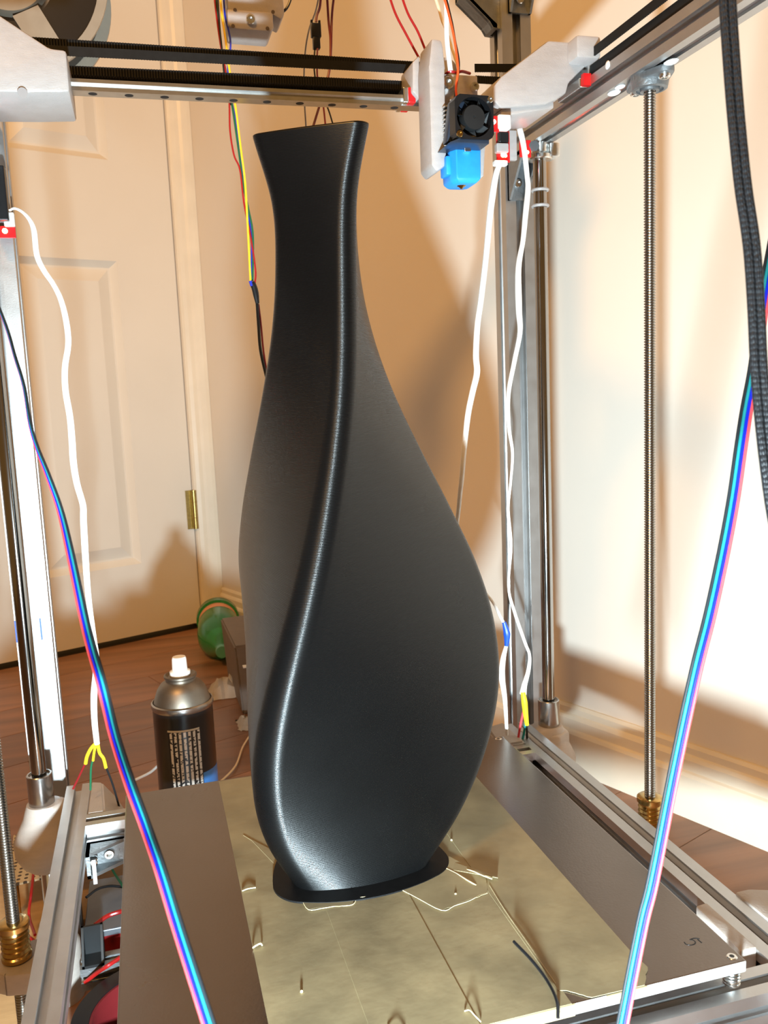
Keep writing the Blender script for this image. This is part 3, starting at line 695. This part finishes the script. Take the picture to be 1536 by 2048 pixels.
# wires above the vase rim
W2 = thing('wire_bundle', 'red wires and a black plug hanging above the vase rim', 'wires', atY(640, 250, .87))
wire('wire', pathY([(643, -30), (640, 12), (634, 30), (632, 44)], .87), .0012, MT['dkred'], W2)
t = B(); p = atY(632, 71, .87)
box(t, (p.x-.0048, p.y-.003, p.z-.002), (p.x+.0048, p.y+.003, p.z+.0105), .0006); box(t, (p.x-.0034, p.y-.003, p.z-.0125), (p.x+.0034, p.y+.003, p.z-.002), .0006); box(t, (p.x-.0048, p.y-.0015, p.z+.010), (p.x-.0028, p.y+.0015, p.z+.0135)); box(t, (p.x+.0028, p.y-.0015, p.z+.010), (p.x+.0048, p.y+.0015, p.z+.0135))
obj('plug', t, MT['black'], W2, True, .5, 'black two-pin plug')
wire('wire', pathY([(630, 94), (628, 130), (632, 165), (640, 190), (655, 215), (667, 252)], .87), .0008, MT['black'], W2)
wire('wire', pathY([(635, 94), (634, 130), (636, 165), (645, 200), (651, 250)], .868), .0009, MT['dkred'], W2)
wire('wire', pathY([(653, -30), (657, 40), (661, 80), (660, 130), (653, 165), (641, 205), (626, 254)], .875), .0012, MT['dkred'], W2)
wire('wire', pathY([(671, -30), (664, 30), (662, 100), (659, 140), (650, 180), (645, 205)], .876), .0012, MT['dkred'], W2)
wire('wire', pathY([(642, -30), (632, 20), (618, 60), (610, 110), (608, 180), (612, 254)], .88), .0008, MT['grey'], W2)
# feeds to the hot end
W3 = thing('wire_bundle', 'pair of dark red wires rising from the milky hot end duct', 'wires', atY(842, 105, .70))
wire('wire', pathY([(772, -30), (790, 25), (812, 68), (838, 116)], .70), .0010, MT['red'], W3)
wire('wire', pathY([(796, -30), (815, 25), (835, 62), (850, 98)], .70), .0010, MT['red'], W3)
W4 = thing('wire_bundle', 'twisted red and black fan wires above the black cooling fan', 'wires', atY(908, 192, .630))
wire('wire', pathY([(880, -30), (893, 12), (905, 60), (912, 100), (916, 140), (912, 175), (914, 198)], .632), .0009, MT['orange'], W4)
wire('wire', pathY([(886, -30), (897, 15), (905, 50), (910, 80), (918, 125), (914, 165), (909, 196)], .636), .0008, MT['black'], W4)
wire('wire', pathY([(862, -30), (876, 12), (884, 40), (893, 62), (905, 100), (918, 140)], .690), .0012, MT['cream'], W4)
# white cables
WA = thing('endstop_cable', 'white cable dangling before the rear post, ending in yellow sleeve', 'cable', atY(1052, 1510, .735))
wire('cable', pathY([(1020, 238), (1036, 252), (1047, 290), (1054, 350), (1056, 378), (1051, 430), (1046, 481), (1037, 537), (1038, 619), (1040, 665), (1029, 722), (1017, 788), (1018, 855), (1025, 906), (1021, 968), (1016, 1019), (1022, 1091), (1017, 1173), (1029, 1224), (1050, 1285), (1059, 1310), (1057, 1340), (1049, 1370), (1046, 1388)], .735), .002, MT['white_wire'], WA, 10, 6,
     [.0036, .0026, .0022, .0026, .0022, .0030, .0022, .0020, .0016, .0012, .0016, .0012, .0016, .0014, .0022, .0034])
wire('yellow_sleeve', pathY([(1046, 1384), (1049, 1405), (1051, 1425), (1054, 1450)], .733), .0022, MT['shrink_yellow'], WA, 10, 5, [.0022, .0030, .0026, .0020])
wire('wire', pathY([(1047, 1422), (1042, 1445), (1037, 1475), (1036, 1510)], .735), .0012, MT['salmon'], WA)
wire('wire', pathY([(1052, 1440), (1048, 1465), (1043, 1490), (1041, 1512)], .736), .0012, MT['teal'], WA)
wire('wire', pathY([(1054, 1448), (1054, 1475), (1054, 1525)], .735), .0011, MT['black'], WA)
WB = thing('endstop_cable', 'white cable slanting from the red endstop down behind the vase', 'cable', atY(1012, 1400, .730))
wire('cable', pathY([(1003, 322), (993, 345), (985, 390), (979, 440), (972, 515), (962, 600), (955, 650), (952, 710), (954, 745), (945, 785), (936, 830), (928, 900), (924, 950), (918, 1010), (914, 1090), (950, 1160), (985, 1203), (1000, 1232), (1010, 1250)], .730), .002, MT['white_wire'], WB, 10, 6, [.0022, .0030, .0026, .0026, .0028, .0026, .0022, .0018, .0014, .0014])
wire('blue_sleeve', pathY([(1008, 1244), (1014, 1268), (1013, 1292)], .729), .003, MT['tape_blue'], WB, 10, 5, [.0018, .0034, .0018])
wire('cable', pathY([(1013, 1290), (1006, 1320), (1004, 1355), (1010, 1400), (1014, 1470)], .731), .002, MT['white_wire'], WB, 10, 5, [.0016, .0026, .0030, .0022, .0014])
WC = thing('endstop_cable', 'white cable wavering before the door, splitting into three coloured wires', 'cable', atY(194, 1600, .745))
wire('cable', pathY([(18, 421), (30, 417), (46, 425), (60, 441), (68, 462), (72, 500), (77, 520), (89, 543), (105, 566), (120, 595), (130, 630), (136, 668), (136, 695), (130, 735), (131, 780), (140, 834), (144, 879), (147, 925), (154, 967), (166, 1010), (167, 1040), (171, 1114), (177, 1195), (188, 1277), (193, 1325), (188, 1390), (189, 1440), (194, 1488)], .745), .002, MT['white_wire'], WC, 10, 6, [.0008, .0012, .0022, .0022, .0020, .0024, .0024, .0026, .0028, .0026, .0028, .0022, .0028, .0024])
wire('yellow_sleeve', pathY([(194, 1484), (182, 1497), (174, 1513), (171, 1528)], .745), .0015, MT['shrink_yellow'], WC)
wire('yellow_sleeve', pathY([(193, 1486), (189, 1500), (186, 1522)], .746), .0011, MT['shrink_yellow'], WC)
wire('yellow_sleeve', pathY([(195, 1484), (199, 1505), (207, 1517), (212, 1536)], .745), .0014, MT['shrink_yellow'], WC)
wire('wire', pathY([(171, 1526), (160, 1549), (146, 1578)], .745), .0009, MT['dkred'], WC)
wire('wire', pathY([(186, 1520), (182, 1536), (181, 1580)], .746), .0009, MT['green'], WC)
wire('wire', pathY([(212, 1534), (224, 1565), (234, 1598), (242, 1628)], .745), .0009, MT['black'], WC)
# ribbon cables in the foreground
def ribbon(pts, cols, r, label, twist=None):
    """pts: (x, y, depth); cols from left to right"""
    sp = spline([atD(*p) for p in pts], 6); n = len(sp)
    th = np.interp(np.linspace(0, 1, n), np.linspace(0, 1, len(twist)), twist) if twist else [0]*n
    R_ = thing('ribbon_cable', label, 'ribbon cable', sp[-1])
    side = []
    for i in range(n):
        T = (sp[min(i+1, n-1)]-sp[max(i-1, 0)]).normalized(); v = (sp[i]-EYE).normalized()
        s = T.cross(v).normalized()
        if s.dot(RT) < 0: s = -s
        side.append(s*math.cos(th[i])-v*math.sin(th[i]))
    for k, c in enumerate(cols):
        o = (k-(len(cols)-1)/2)*r*1.85
        obj('ribbon_wire', tube(B(), [p+q*o for p, q in zip(sp, side)], r, 8), MT[c], R_, True)
    return R_
ribbon([(-25, 560, .43), (12, 652, .42), (30, 713, .41), (48, 773, .40), (60, 846, .39), (74, 895, .385), (95, 949, .38), (120, 1020, .375), (140, 1104, .365), (166, 1228, .35), (182, 1293, .34), (199, 1352, .33), (213, 1407, .325), (231, 1478, .315), (262, 1573, .30), (292, 1655, .29), (318, 1730, .28), (350, 1835, .27), (385, 1945, .26), (425, 2070, .25)],
       ('salmon', 'ribbon_blue', 'ribbon_teal', 'ribbon_black'), .00056, 'four-wire ribbon cable crossing the left foreground, red wire on its left', [1.4, 1.4, 1.35, 1.2, .9, .5, .3, .2, .25, .3, .3, .3])
ribbon([(1550, 470, .40), (1532, 570, .39), (1520, 650, .385), (1508, 740, .38), (1494, 815, .375), (1483, 886, .37), (1467, 997, .37), (1447, 1105, .37), (1420, 1230, .37), (1390, 1350, .37), (1347, 1551, .375), (1306, 1760, .375), (1284, 1850, .375), (1245, 2048, .375), (1238, 2090, .375)],
       ('ribbon_black', 'ribbon_teal', 'ribbon_blue', 'salmon'), .00072, 'four-wire ribbon cable crossing the right foreground, black wire on its left')
def braid():
    mt = mat('braided_black_sleeve', (.012, .013, .015), .45, 0, .1, 100); nt = mt.node_tree; N = nt.nodes; L = nt.links; b = N['Principled BSDF']
    tc = [n for n in N if n.type == 'TEX_COORD'][0]; mp = N.new('ShaderNodeMapping'); mp.inputs['Scale'].default_value = (10, 520, 1); mp.inputs['Rotation'].default_value = (0, 0, 0)
    ck = N.new('ShaderNodeTexVoronoi'); ck.inputs['Scale'].default_value = 1; ck.inputs['Randomness'].default_value = .35
    L.new(tc.outputs['UV'], mp.inputs['Vector']); L.new(mp.outputs[0], ck.inputs['Vector'])
    bp = N.new('ShaderNodeBump'); bp.inputs['Strength'].default_value = .9; bp.inputs['Distance'].default_value = .0006; bp.invert = True
    L.new(ck.outputs['Distance'], bp.inputs['Height']); L.new(bp.outputs[0], b.inputs['Normal']); return mt
BR = braid()
WD = thing('braided_cable', 'thick twin braided black cable hanging at the right picture edge', 'cable', atD(1540, 1000, .30))
cp = spline([atD(*p) for p in ((1452, -60, .30), (1455, 0, .30), (1463, 120, .30), (1473, 244, .30), (1486, 370, .30), (1503, 488, .30), (1512, 607, .30), (1518, 734, .30), (1529, 860, .30), (1545, 990, .30), (1560, 1080, .30))], 8)
for k in (-1, 1): obj('braided_cord', tube(B(), [p+RT*k*.00142 for p in cp], .00162, 12), BR, WD, True)

# ------------------------------------------------------------------ endstop switches
def quad_box(name, x0, y0, x1, y1, Y, dep, mt, parent, bev=.0004, smooth=False):
    a = atY(x0, y1, Y); b = atY(x1, y0, Y)
    return obj(name, box(B(), (min(a.x, b.x), Y, min(a.z, b.z)), (max(a.x, b.x), Y+dep, max(a.z, b.z)), bev), mt, parent)
def led(x, y, Y, r, parent):
    return obj('status_light', lathe(B(), [(r, 0), (r, .001), (r*.5, .0018)], atY(x, y, Y), (0, -1, 0), 10), MT['led'], parent, True)
E1 = thing('endstop_switch', 'lit red endstop board with white plug between fan and right mount', 'switch', atY(985, 262, .648))
quad_box('circuit_board', 978, 232, 998, 263, .648, .0016, MT['red_pcb'], E1)
led(987, 244, .648, .0018, E1)
quad_box('plug', 998, 229, 1022, 257, .646, .008, MT['white_pl'], E1, .001)
t = B(); a = atY(976, 260, .647); box(t, (a.x-.003, .6475, a.z-.003), (a.x+.002, .655, a.z+.002), .0005); obj('switch_lever', t, MT['white_pl'], E1)
E2 = thing('endstop_switch', 'lit red endstop board below the white plug, above the slanting white cable', 'switch', atY(1006, 325, .700))
quad_box('circuit_board', 994, 262, 1019, 324, .700, .0016, MT['red_pcb'], E2)
quad_box('switch_body', 999, 264, 1018, 284, .695, .005, MT['black'], E2, .0008)
quad_box('plug', 994, 286, 1018, 304, .694, .006, MT['print'], E2, .001)
led(1006, 310, .700, .0020, E2); led(1011, 312, .700, .0012, E2)
quad_box('plug', 990, 320, 1016, 330, .694, .006, MT['white_pl'], E2, .001)
t = B(); a = atY(1012, 300, .702); box(t, (a.x-.006, .7016, a.z-.008), (a.x+.010, .706, a.z+.016), .0008); obj('switch_holder', t, MT['print'], E2, True, .6)
E3 = thing('endstop_switch', 'lit red endstop board at the left picture edge before the post', 'switch', atY(15, 472, .80))
quad_box('circuit_board', -12, 452, 30, 476, .800, .0016, MT['red_pcb'], E3)
quad_box('plug', 8, 424, 27, 452, .796, .006, MT['white_pl'], E3, .001)
quad_box('switch_body', -30, 330, 7, 440, .790, .012, MT['black'], E3, .001)
led(10, 462, .800, .0022, E3)
E4 = thing('endstop_switch', 'small lit red endstop with black lever beside the right rod clamp', 'switch', atY(1055, 312, .740))
quad_box('circuit_board', 1040, 280, 1062, 314, .740, .0016, MT['red_pcb'], E4)
led(1054, 305, .740, .0016, E4)
obj('switch_lever', cyl(B(), atY(1068, 292, .738), atY(1069, 292, .746), .0045, seg=14), MT['black'], E4, True)

# ------------------------------------------------------------------ motor mount and filament spool at the top
MM = thing('motor_mount', 'milky printed block with screws above the belts at the top edge', 'printed mount', (.12, .82, .836))
t = B(); prism(t, [(.0975, .8400), (.1010, .8365), (.1345, .8360), (.1370, .8390), (.1370, .8520), (.0975, .8520)], 'y', .800, .835, .0012); prism(t, [(.0990, .852), (.1370, .852), (.1450, .8480), (.1480, .853), (.1460, .93), (.0990, .93)], 'y', .804, .835, .0015)
obj('block', t, MT['print'], MM, True, .6)
for x, y, r in ((501, 41, .0040),): bolt('bolt', atY(x, y, .800), (0, -1, 0), r, MT['zinc'], MM)
for x, y in ((470, 20), (546, 24), (466, 52), (535, 57)): obj('screw_hole', cyl(B(), atY(x, y, .8015), atY(x, y, .7995), .0016, seg=10), mat('brown_hole', (.12, .09, .07), .6), MM)  # plain dark brown discs set where the screw holes sit
wire('wire', pathY([(562, 26), (572, 18), (580, 2), (588, -30)], .81), .0012, MT['black'], MM)
SPY = 1.00; sc = atY(10, -60, SPY); SPM = mat('clear_grey_spool_plastic', (.30, .255, .20), .3, 0, .06, 60, coat=.3)
SPL = thing('filament_spool', 'spool of black filament with pale flanges in the upper left corner', 'spool', (sc.x, sc.y, sc.z-.1))
def ring_y(bm, r0, r1, y0, y1, seg=64):
    lathe(bm, [(r0, 0), (r1, 0), (r1, y1-y0), (r0, y1-y0), (r0, 0)], (sc.x, y0, sc.z), (0, 1, 0), seg, cap=False); return bm
obj('flange_rim', ring_y(B(), .089, .0985, SPY, SPY+.004), SPM, SPL, True, .5)
obj('flange_rim', ring_y(B(), .086, .1000, SPY+.062, SPY+.066), SPM, SPL, True, .5)
obj('hub', ring_y(B(), .022, .038, SPY, SPY+.066), SPM, SPL, True, .5)
obj('wound_filament', ring_y(B(), .046, .0885, SPY+.005, SPY+.058), MT['black'], SPL, True, .5)
for k in range(3):
    a = math.atan2(-135, 65)+2*PI*k/3; e = Vector((math.cos(a), 0, math.sin(a))); f = Vector((-math.sin(a), 0, math.cos(a))); c0 = Vector((sc.x, 0, sc.z)); t = B(); V8 = []
    for y in (SPY+.0003, SPY+.0036):
        for q in ((.040, -.016), (.0895, -.013), (.0895, .015), (.040, .012)): V8.append(t.verts.new(c0+e*q[0]+f*q[1]+Vector((0, y, 0))))
    t.faces.new(V8[:4]); t.faces.new(V8[4:][::-1])
    for i in range(4): t.faces.new((V8[i], V8[(i+1) % 4], V8[4+(i+1) % 4], V8[4+i]))
    obj('spoke', t, SPM, SPL)
# scraps of blue tape on the left post
for x0, x1 in ((-.1238, -.1170), (-.1030, -.1015)):
    obj('blue_tape', box(B(), (x0, .8143, .312), (x1, .8149, .332)), MT['tape_blue'], F_)

# ------------------------------------------------------------------ things on the floor
CX, CY = .0185, .948
SC = thing('spray_can', 'black spray can with white nozzle standing on the floor behind the plate', 'spray can', (CX, CY, 0))
obj('can_body', lathe(B(), [(.031, 0), (.0325, .002), (.0325, .186), (.0330, .188)], (CX, CY, 0), (0, 0, 1), 48), mat('black_can_print', (.008, .008, .009), .3, 0, .1, 60, coat=.4), SC, True, .5)
obj('can_rim', lathe(B(), [(.0330, .187), (.0338, .1895), (.0335, .193), (.0318, .194), (.0310, .192)], (CX, CY, 0), (0, 0, 1), 48), MT['bearing'], SC, True, .5)
obj('can_dome', lathe(B(), [(.0312, .192), (.0300, .196), (.0262, .207), (.0220, .213), (.0165, .2165), (.0165, .2190), (.0178, .2205), (.0178, .2225), (.0160, .2235), (.0130, .2215)], (CX, CY, 0), (0, 0, 1), 48), mat('bare_tin', (.24, .205, .165), .45, 1, .08, 90), SC, True, .5)
t = B(); lathe(t, [(.0110, .2220), (.0112, .2265), (.0082, .2280), (.0078, .2400), (.0070, .2425)], (CX, CY, 0), (0, 0, 1), 28)
obj('spray_nozzle', t, mat('white_nozzle', (.9, .88, .85), .4, sss=.2), SC, True, .5)
def curved(a0, a1, z0, z1, r, n=14):
    t = B(); uvl = t.loops.layers.uv.verify(); A = [t.verts.new((CX+r*math.cos(a0+(a1-a0)*i/n), CY+r*math.sin(a0+(a1-a0)*i/n), z0)) for i in range(n+1)]; C = [t.verts.new((v.co.x, v.co.y, z1)) for v in A]
    for i in range(n):
        f = t.faces.new((A[i], A[i+1], C[i+1], C[i])); f.smooth = True
        for lp, uv in zip(f.loops, ((i/n, 0), ((i+1)/n, 0), ((i+1)/n, 1), (i/n, 1))): lp[uvl].uv = uv
    return t
def printed(name, sx, sy, base, ink):
    mt = mat(name, base, .35, 0, .05, 50, coat=.3); nt = mt.node_tree; N = nt.nodes; L = nt.links; b = N['Principled BSDF']
    tc = [n for n in N if n.type == 'TEX_COORD'][0]; mp = N.new('ShaderNodeMapping'); mp.inputs['Scale'].default_value = (sx, sy, 1); L.new(tc.outputs['UV'], mp.inputs['Vector'])
    sp = N.new('ShaderNodeSeparateXYZ'); L.new(mp.outputs[0], sp.inputs[0])
    fx_ = N.new('ShaderNodeMath'); fx_.operation = 'FRACT'; L.new(sp.outputs[0], fx_.inputs[0])
    g1 = N.new('ShaderNodeMath'); g1.operation = 'GREATER_THAN'; g1.inputs[1].default_value = .45; L.new(fx_.outputs[0], g1.inputs[0])
    nz = N.new('ShaderNodeTexNoise'); nz.inputs['Scale'].default_value = 1; m2 = N.new('ShaderNodeMapping'); m2.inputs['Scale'].default_value = (sx, sy*9, 1); L.new(tc.outputs['UV'], m2.inputs['Vector']); L.new(m2.outputs[0], nz.inputs['Vector'])
    g2 = N.new('ShaderNodeMath'); g2.operation = 'GREATER_THAN'; g2.inputs[1].default_value = .44; L.new(nz.outputs[0], g2.inputs[0])
    ml_ = N.new('ShaderNodeMath'); ml_.operation = 'MULTIPLY'; L.new(g1.outputs[0], ml_.inputs[0]); L.new(g2.outputs[0], ml_.inputs[1])
    mx = N.new('ShaderNodeMix'); mx.data_type = 'RGBA'; mx.inputs['A'].default_value = (*base, 1); mx.inputs['B'].default_value = (*ink, 1)
    L.new(ml_.outputs[0], mx.inputs['Factor']); L.new(mx.outputs['Result'], b.inputs['Base Color']); return mt
ac = math.atan2(-CY, -CX)
obj('warning_label', curved(ac-.58, ac+.50, .020, .168, .0327), printed('small_print', 7, 6, (.010, .010, .011), (.62, .60, .56)), SC, label='black label with rows of tiny white print')
obj('label_border', curved(ac-.58, ac+.50, .1685, .1705, .03275), mat('silver_border', (.5, .45, .36), .4, 0), SC)
obj('blue_print', curved(ac+.53, ac+1.5, .02, .118, .0327), mat('blue_can_print', (.05, .20, .55), .35, 0, .15, 60, coat=.3), SC, label='blue printed area of the can')
obj('blue_print', curved(ac-1.3, ac-.61, .02, .060, .0327), mat('blue_can_print_low', (.05, .20, .55), .35, 0, .15, 60, coat=.3), SC)
# green bottle on its side, mouth towards the camera
b0 = atZ(444, 1303, .036); b1 = atZ(436, 1240, .047); bd = (b1-b0).normalized()
GB = thing('green_bottle', 'transparent green plastic bottle lying on the floor beside the door casing', 'bottle', (b0.x, b0.y, 0))
GM = mat('green_bottle_plastic', (.03, .36, .09), .15, 0, .05, 40, trans=.55)
obj('bottle_body', lathe(B(), [(.0115, 0), (.0120, .014), (.0135, .017), (.0200, .035), (.0350, .058), (.0440, .085), (.0455, .11), (.0440, .14), (.0430, .16), (.0430, .165), (.0405, .168), (.0405, .200), (.0455, .204), (.0455, .225), (.040, .235), (.02, .238)], b0, bd, 36), GM, GB, True, .8)
obj('bottle_mouth', lathe(B(), [(.0085, -.004), (.0118, -.004), (.0122, -.002), (.0122, .008), (.0118, .010)], b0, bd, 28), mat('pale_green_mouth', (.10, .34, .25), .25, 0, .05, 80), GB, True, .5, 'pale ring of the bottle mouth')
obj('bottle_reflection', lathe(B(), [(.0407, .169), (.0409, .170), (.0409, .198), (.0407, .199)], b0, bd, 36, cap=False), mat('orange_reflection', (.75, .30, .14), .5), GB, True, .8)  # no real label: orange reflection in the bottle painted as a coloured band
# dark box, rags of paper
t = B(); c = atZ(486, 1430, 0)
pts = [Vector((c.x, c.y, 0)), Vector((c.x+.20, c.y+.02, 0)), Vector((c.x+.19, c.y+.22, 0)), Vector((c.x-.005, c.y+.20, 0))]
t = loft([[p for p in pts], [p+Vector((-.006, .01, .115)) for p in pts]]); bmesh.ops.bevel(t, geom=t.edges[:], offset=.003, segments=2, affect='EDGES')
DBX = thing('dark_box', 'dark grey-brown box on the floor half hidden behind the vase', 'box', (c.x+.1, c.y+.1, 0))
obj('box_body', t, mat('taupe_box', (.16, .125, .10), .55, 0, .08, 40), DBX)
p = atZ(492, 1338, .112); t = B(); box(t, (p.x-.004, p.y, .1135), (p.x+.03, p.y+.012, .1150)); obj('paper_sticker', t, MT['white_pl'], DBX)
def crumple(px, py, w, d, h, seed, label):
    c = atZ(px, py, 0); rnd = random.Random(seed); t = B(); n, mm = 10, 8; g = []
    for i in range(n+1):
        for j in range(mm+1):
            e = min(i, n-i, 3)/3*min(j, mm-j, 3)/3
            g.append(t.verts.new((c.x+(i/n-.5)*w+rnd.uniform(-.002, .002), c.y+(j/mm-.5)*d+rnd.uniform(-.003, .003), .001+h*e*(.45+.55*rnd.random()))))
    for i in range(n):
        for j in range(mm):
            k = i*(mm+1)+j; t.faces.new((g[k], g[k+mm+1], g[k+mm+2], g[k+1]))
    bmesh.ops.solidify(t, geom=t.faces[:], thickness=.0008)
    return tag(obj('crumpled_paper', t, mat('white_tissue', (.72, .64, .54), .7, 0, .06, 60), None, True, .5), label, 'paper')
crumple(449, 1388, .062, .060, .034, 1, 'crumpled white tissue on the floor right of the spray can')
crumple(494, 1450, .03, .05, .02, 2, 'scrap of white paper peeping out at the vase\'s left edge')
# thin white cords on the floor behind the plate
tag(wire('white_cord', [atZ(270, 1560, .06), atZ(300, 1545, .075), atZ(322, 1528, .09), atZ(334, 1540, .085), atZ(345, 1575, .07), atZ(352, 1600, .05)], .0016, MT['white_wire']), 'bent white cord poking up beside the spray can', 'cord')
tag(wire('white_cord', [atZ(425, 1575, .004), atZ(450, 1555, .004), atZ(472, 1530, .004), atZ(485, 1495, .004), atZ(500, 1470, .004)], .0013, MT['cream']), 'thin pale cord curving along the floor right of the can', 'cord')
# base board with the electronics
PLY = mat('plywood_sheet', (.56, .36, .17), .55, 0, .12, 12, .1, 90, (1, 8, 1))
BB = obj('base_board', prism(B(), [(-.25, .55), (-.125, .55), (-.125, .86), (-.02, .86), (.0, 1.03), (-.25, 1.03)], 'z', .0, .010, .0008), PLY); tag(BB, 'yellowish plywood sheet on the floor left behind the plate', 'board')
def perf():
    mt = mat('tan_perforated_board', (.55, .44, .27), .5, 0, .06, 60); nt = mt.node_tree; N = nt.nodes; L = nt.links; b = N['Principled BSDF']
    tc = [n for n in N if n.type == 'TEX_COORD'][0]; vo = N.new('ShaderNodeTexVoronoi'); vo.inputs['Scale'].default_value = 140; vo.inputs['Randomness'].default_value = .05
    vo.voronoi_dimensions = '2D'; L.new(tc.outputs['Object'], vo.inputs['Vector'])
    lt = N.new('ShaderNodeMath'); lt.operation = 'LESS_THAN'; lt.inputs[1].default_value = .27; L.new(vo.outputs['Distance'], lt.inputs[0])
    mx = N.new('ShaderNodeMix'); mx.data_type = 'RGBA'; mx.inputs['B'].default_value = (.05, .03, .015, 1)
    rp = [n for n in N if n.type == 'VALTORGB'][0]; L.new(rp.outputs[0], mx.inputs['A']); L.new(lt.outputs[0], mx.inputs['Factor']); L.new(mx.outputs['Result'], b.inputs['Base Color']); return mt
PB = thing('perforated_board', 'tan perforated board carrying wires on the floor left of the plate', 'circuit board', (-.10, .93, .010))
t = B(); prism(t, [(-.165, .885), (-.025, .905), (-.035, .985), (-.175, .995)], 'z', .044, .046); obj('board', t, perf(), PB)
for x, y in ((-.16, .892), (-.035, .912), (-.045, .978), (-.165, .985)): obj('standoff', cyl(B(), (x, y, .010), (x, y, .044), .003, seg=8), MT['brass'], PB, True)
PS = thing('power_supply', 'grey metal power supply box on the floor under the left bed rail', 'power supply', (-.065, .83, .0))
t = B(); box(t, (-.088, .785, .0), (.02, .878, .040), .001); obj('case', t, mat('galvanised_case', (.15, .16, .18), .45, .5, .06, 60), PS)
t = B(); box(t, (-.0895, .7845, .012), (-.055, .7860, .034)); obj('red_sticker', t, MT['dkred'], PS)
LB = thing('lower_bar', 'grey slotted bar with a cast bracket low beside the left bed rail', 'bar', (-.05, .745, .0))
extrusion('bar', (.742, .030), 'x', -.0880, .0, .020, MT['alu_dull'], LB)
t = B()
tr = [(.732, .040), (.732, .043), (.7500, .068), (.752, .068), (.752, .040)]
prism(t, tr, 'x', -.0860, -.0840); prism(t, tr, 'x', -.0700, -.0680); box(t, (-.086, .732, .040), (-.068, .752, .0425)); box(t, (-.086, .7495, .040), (-.068, .752, .068))
obj('corner_bracket', t, MT['hub'], LB, label='dark cast bracket')
TR = thing('tape_roll', 'black tape roll with red inner core lying on the floor left of plate', 'tape roll', (-.025, .662, 0))
obj('roll', lathe(B(), [(.052, 0), (.066, 0), (.066, .040), (.052, .040), (.052, .0)], (-.025, .662, .0), (0, 0, 1), 64, cap=False), MT['black'], TR, True, .5)
obj('core', lathe(B(), [(.050, .001), (.0519, .001), (.0519, .039), (.050, .039), (.050, .001)], (-.025, .662, .0), (0, 0, 1), 64, cap=False), mat('red_card_core', (.15, .010, .012), .55), TR, True, .5)
def floor_wire(pts, r, c, label):
    return tag(wire('loose_wire', [atZ(*p) for p in pts], r, MT[c]), label, 'wire')
floor_wire([(68, 1735, .06), (62, 1790, .05), (58, 1830, .03), (70, 1870, .03)], .0014, 'red', 'red wire dropping over the perforated board at the far left')
floor_wire([(40, 1862, .04), (58, 1878, .04), (80, 1895, .035), (95, 1910, .03)], .0028, 'red', 'thick red wire beside the left brass nut')
floor_wire([(172, 1795, .05), (195, 1778, .052), (220, 1772, .05), (246, 1774, .045)], .0013, 'black', 'thin black wire arching over the grey power supply')
floor_wire([(214, 1718, .07), (228, 1745, .06), (243, 1768, .055), (255, 1790, .05)], .0012, 'green', 'green wire crossing the perforated board beside the plate')
floor_wire([(170, 1965, .03), (195, 1945, .04), (215, 1932, .05), (240, 1915, .05)], .0018, 'red', 'red wire running under the left plate edge above the tape roll')
floor_wire([(190, 1850, .06), (215, 1832, .06), (245, 1822, .06), (270, 1815, .05)], .0020, 'red', 'red wire under the plate edge beside the cast bracket')
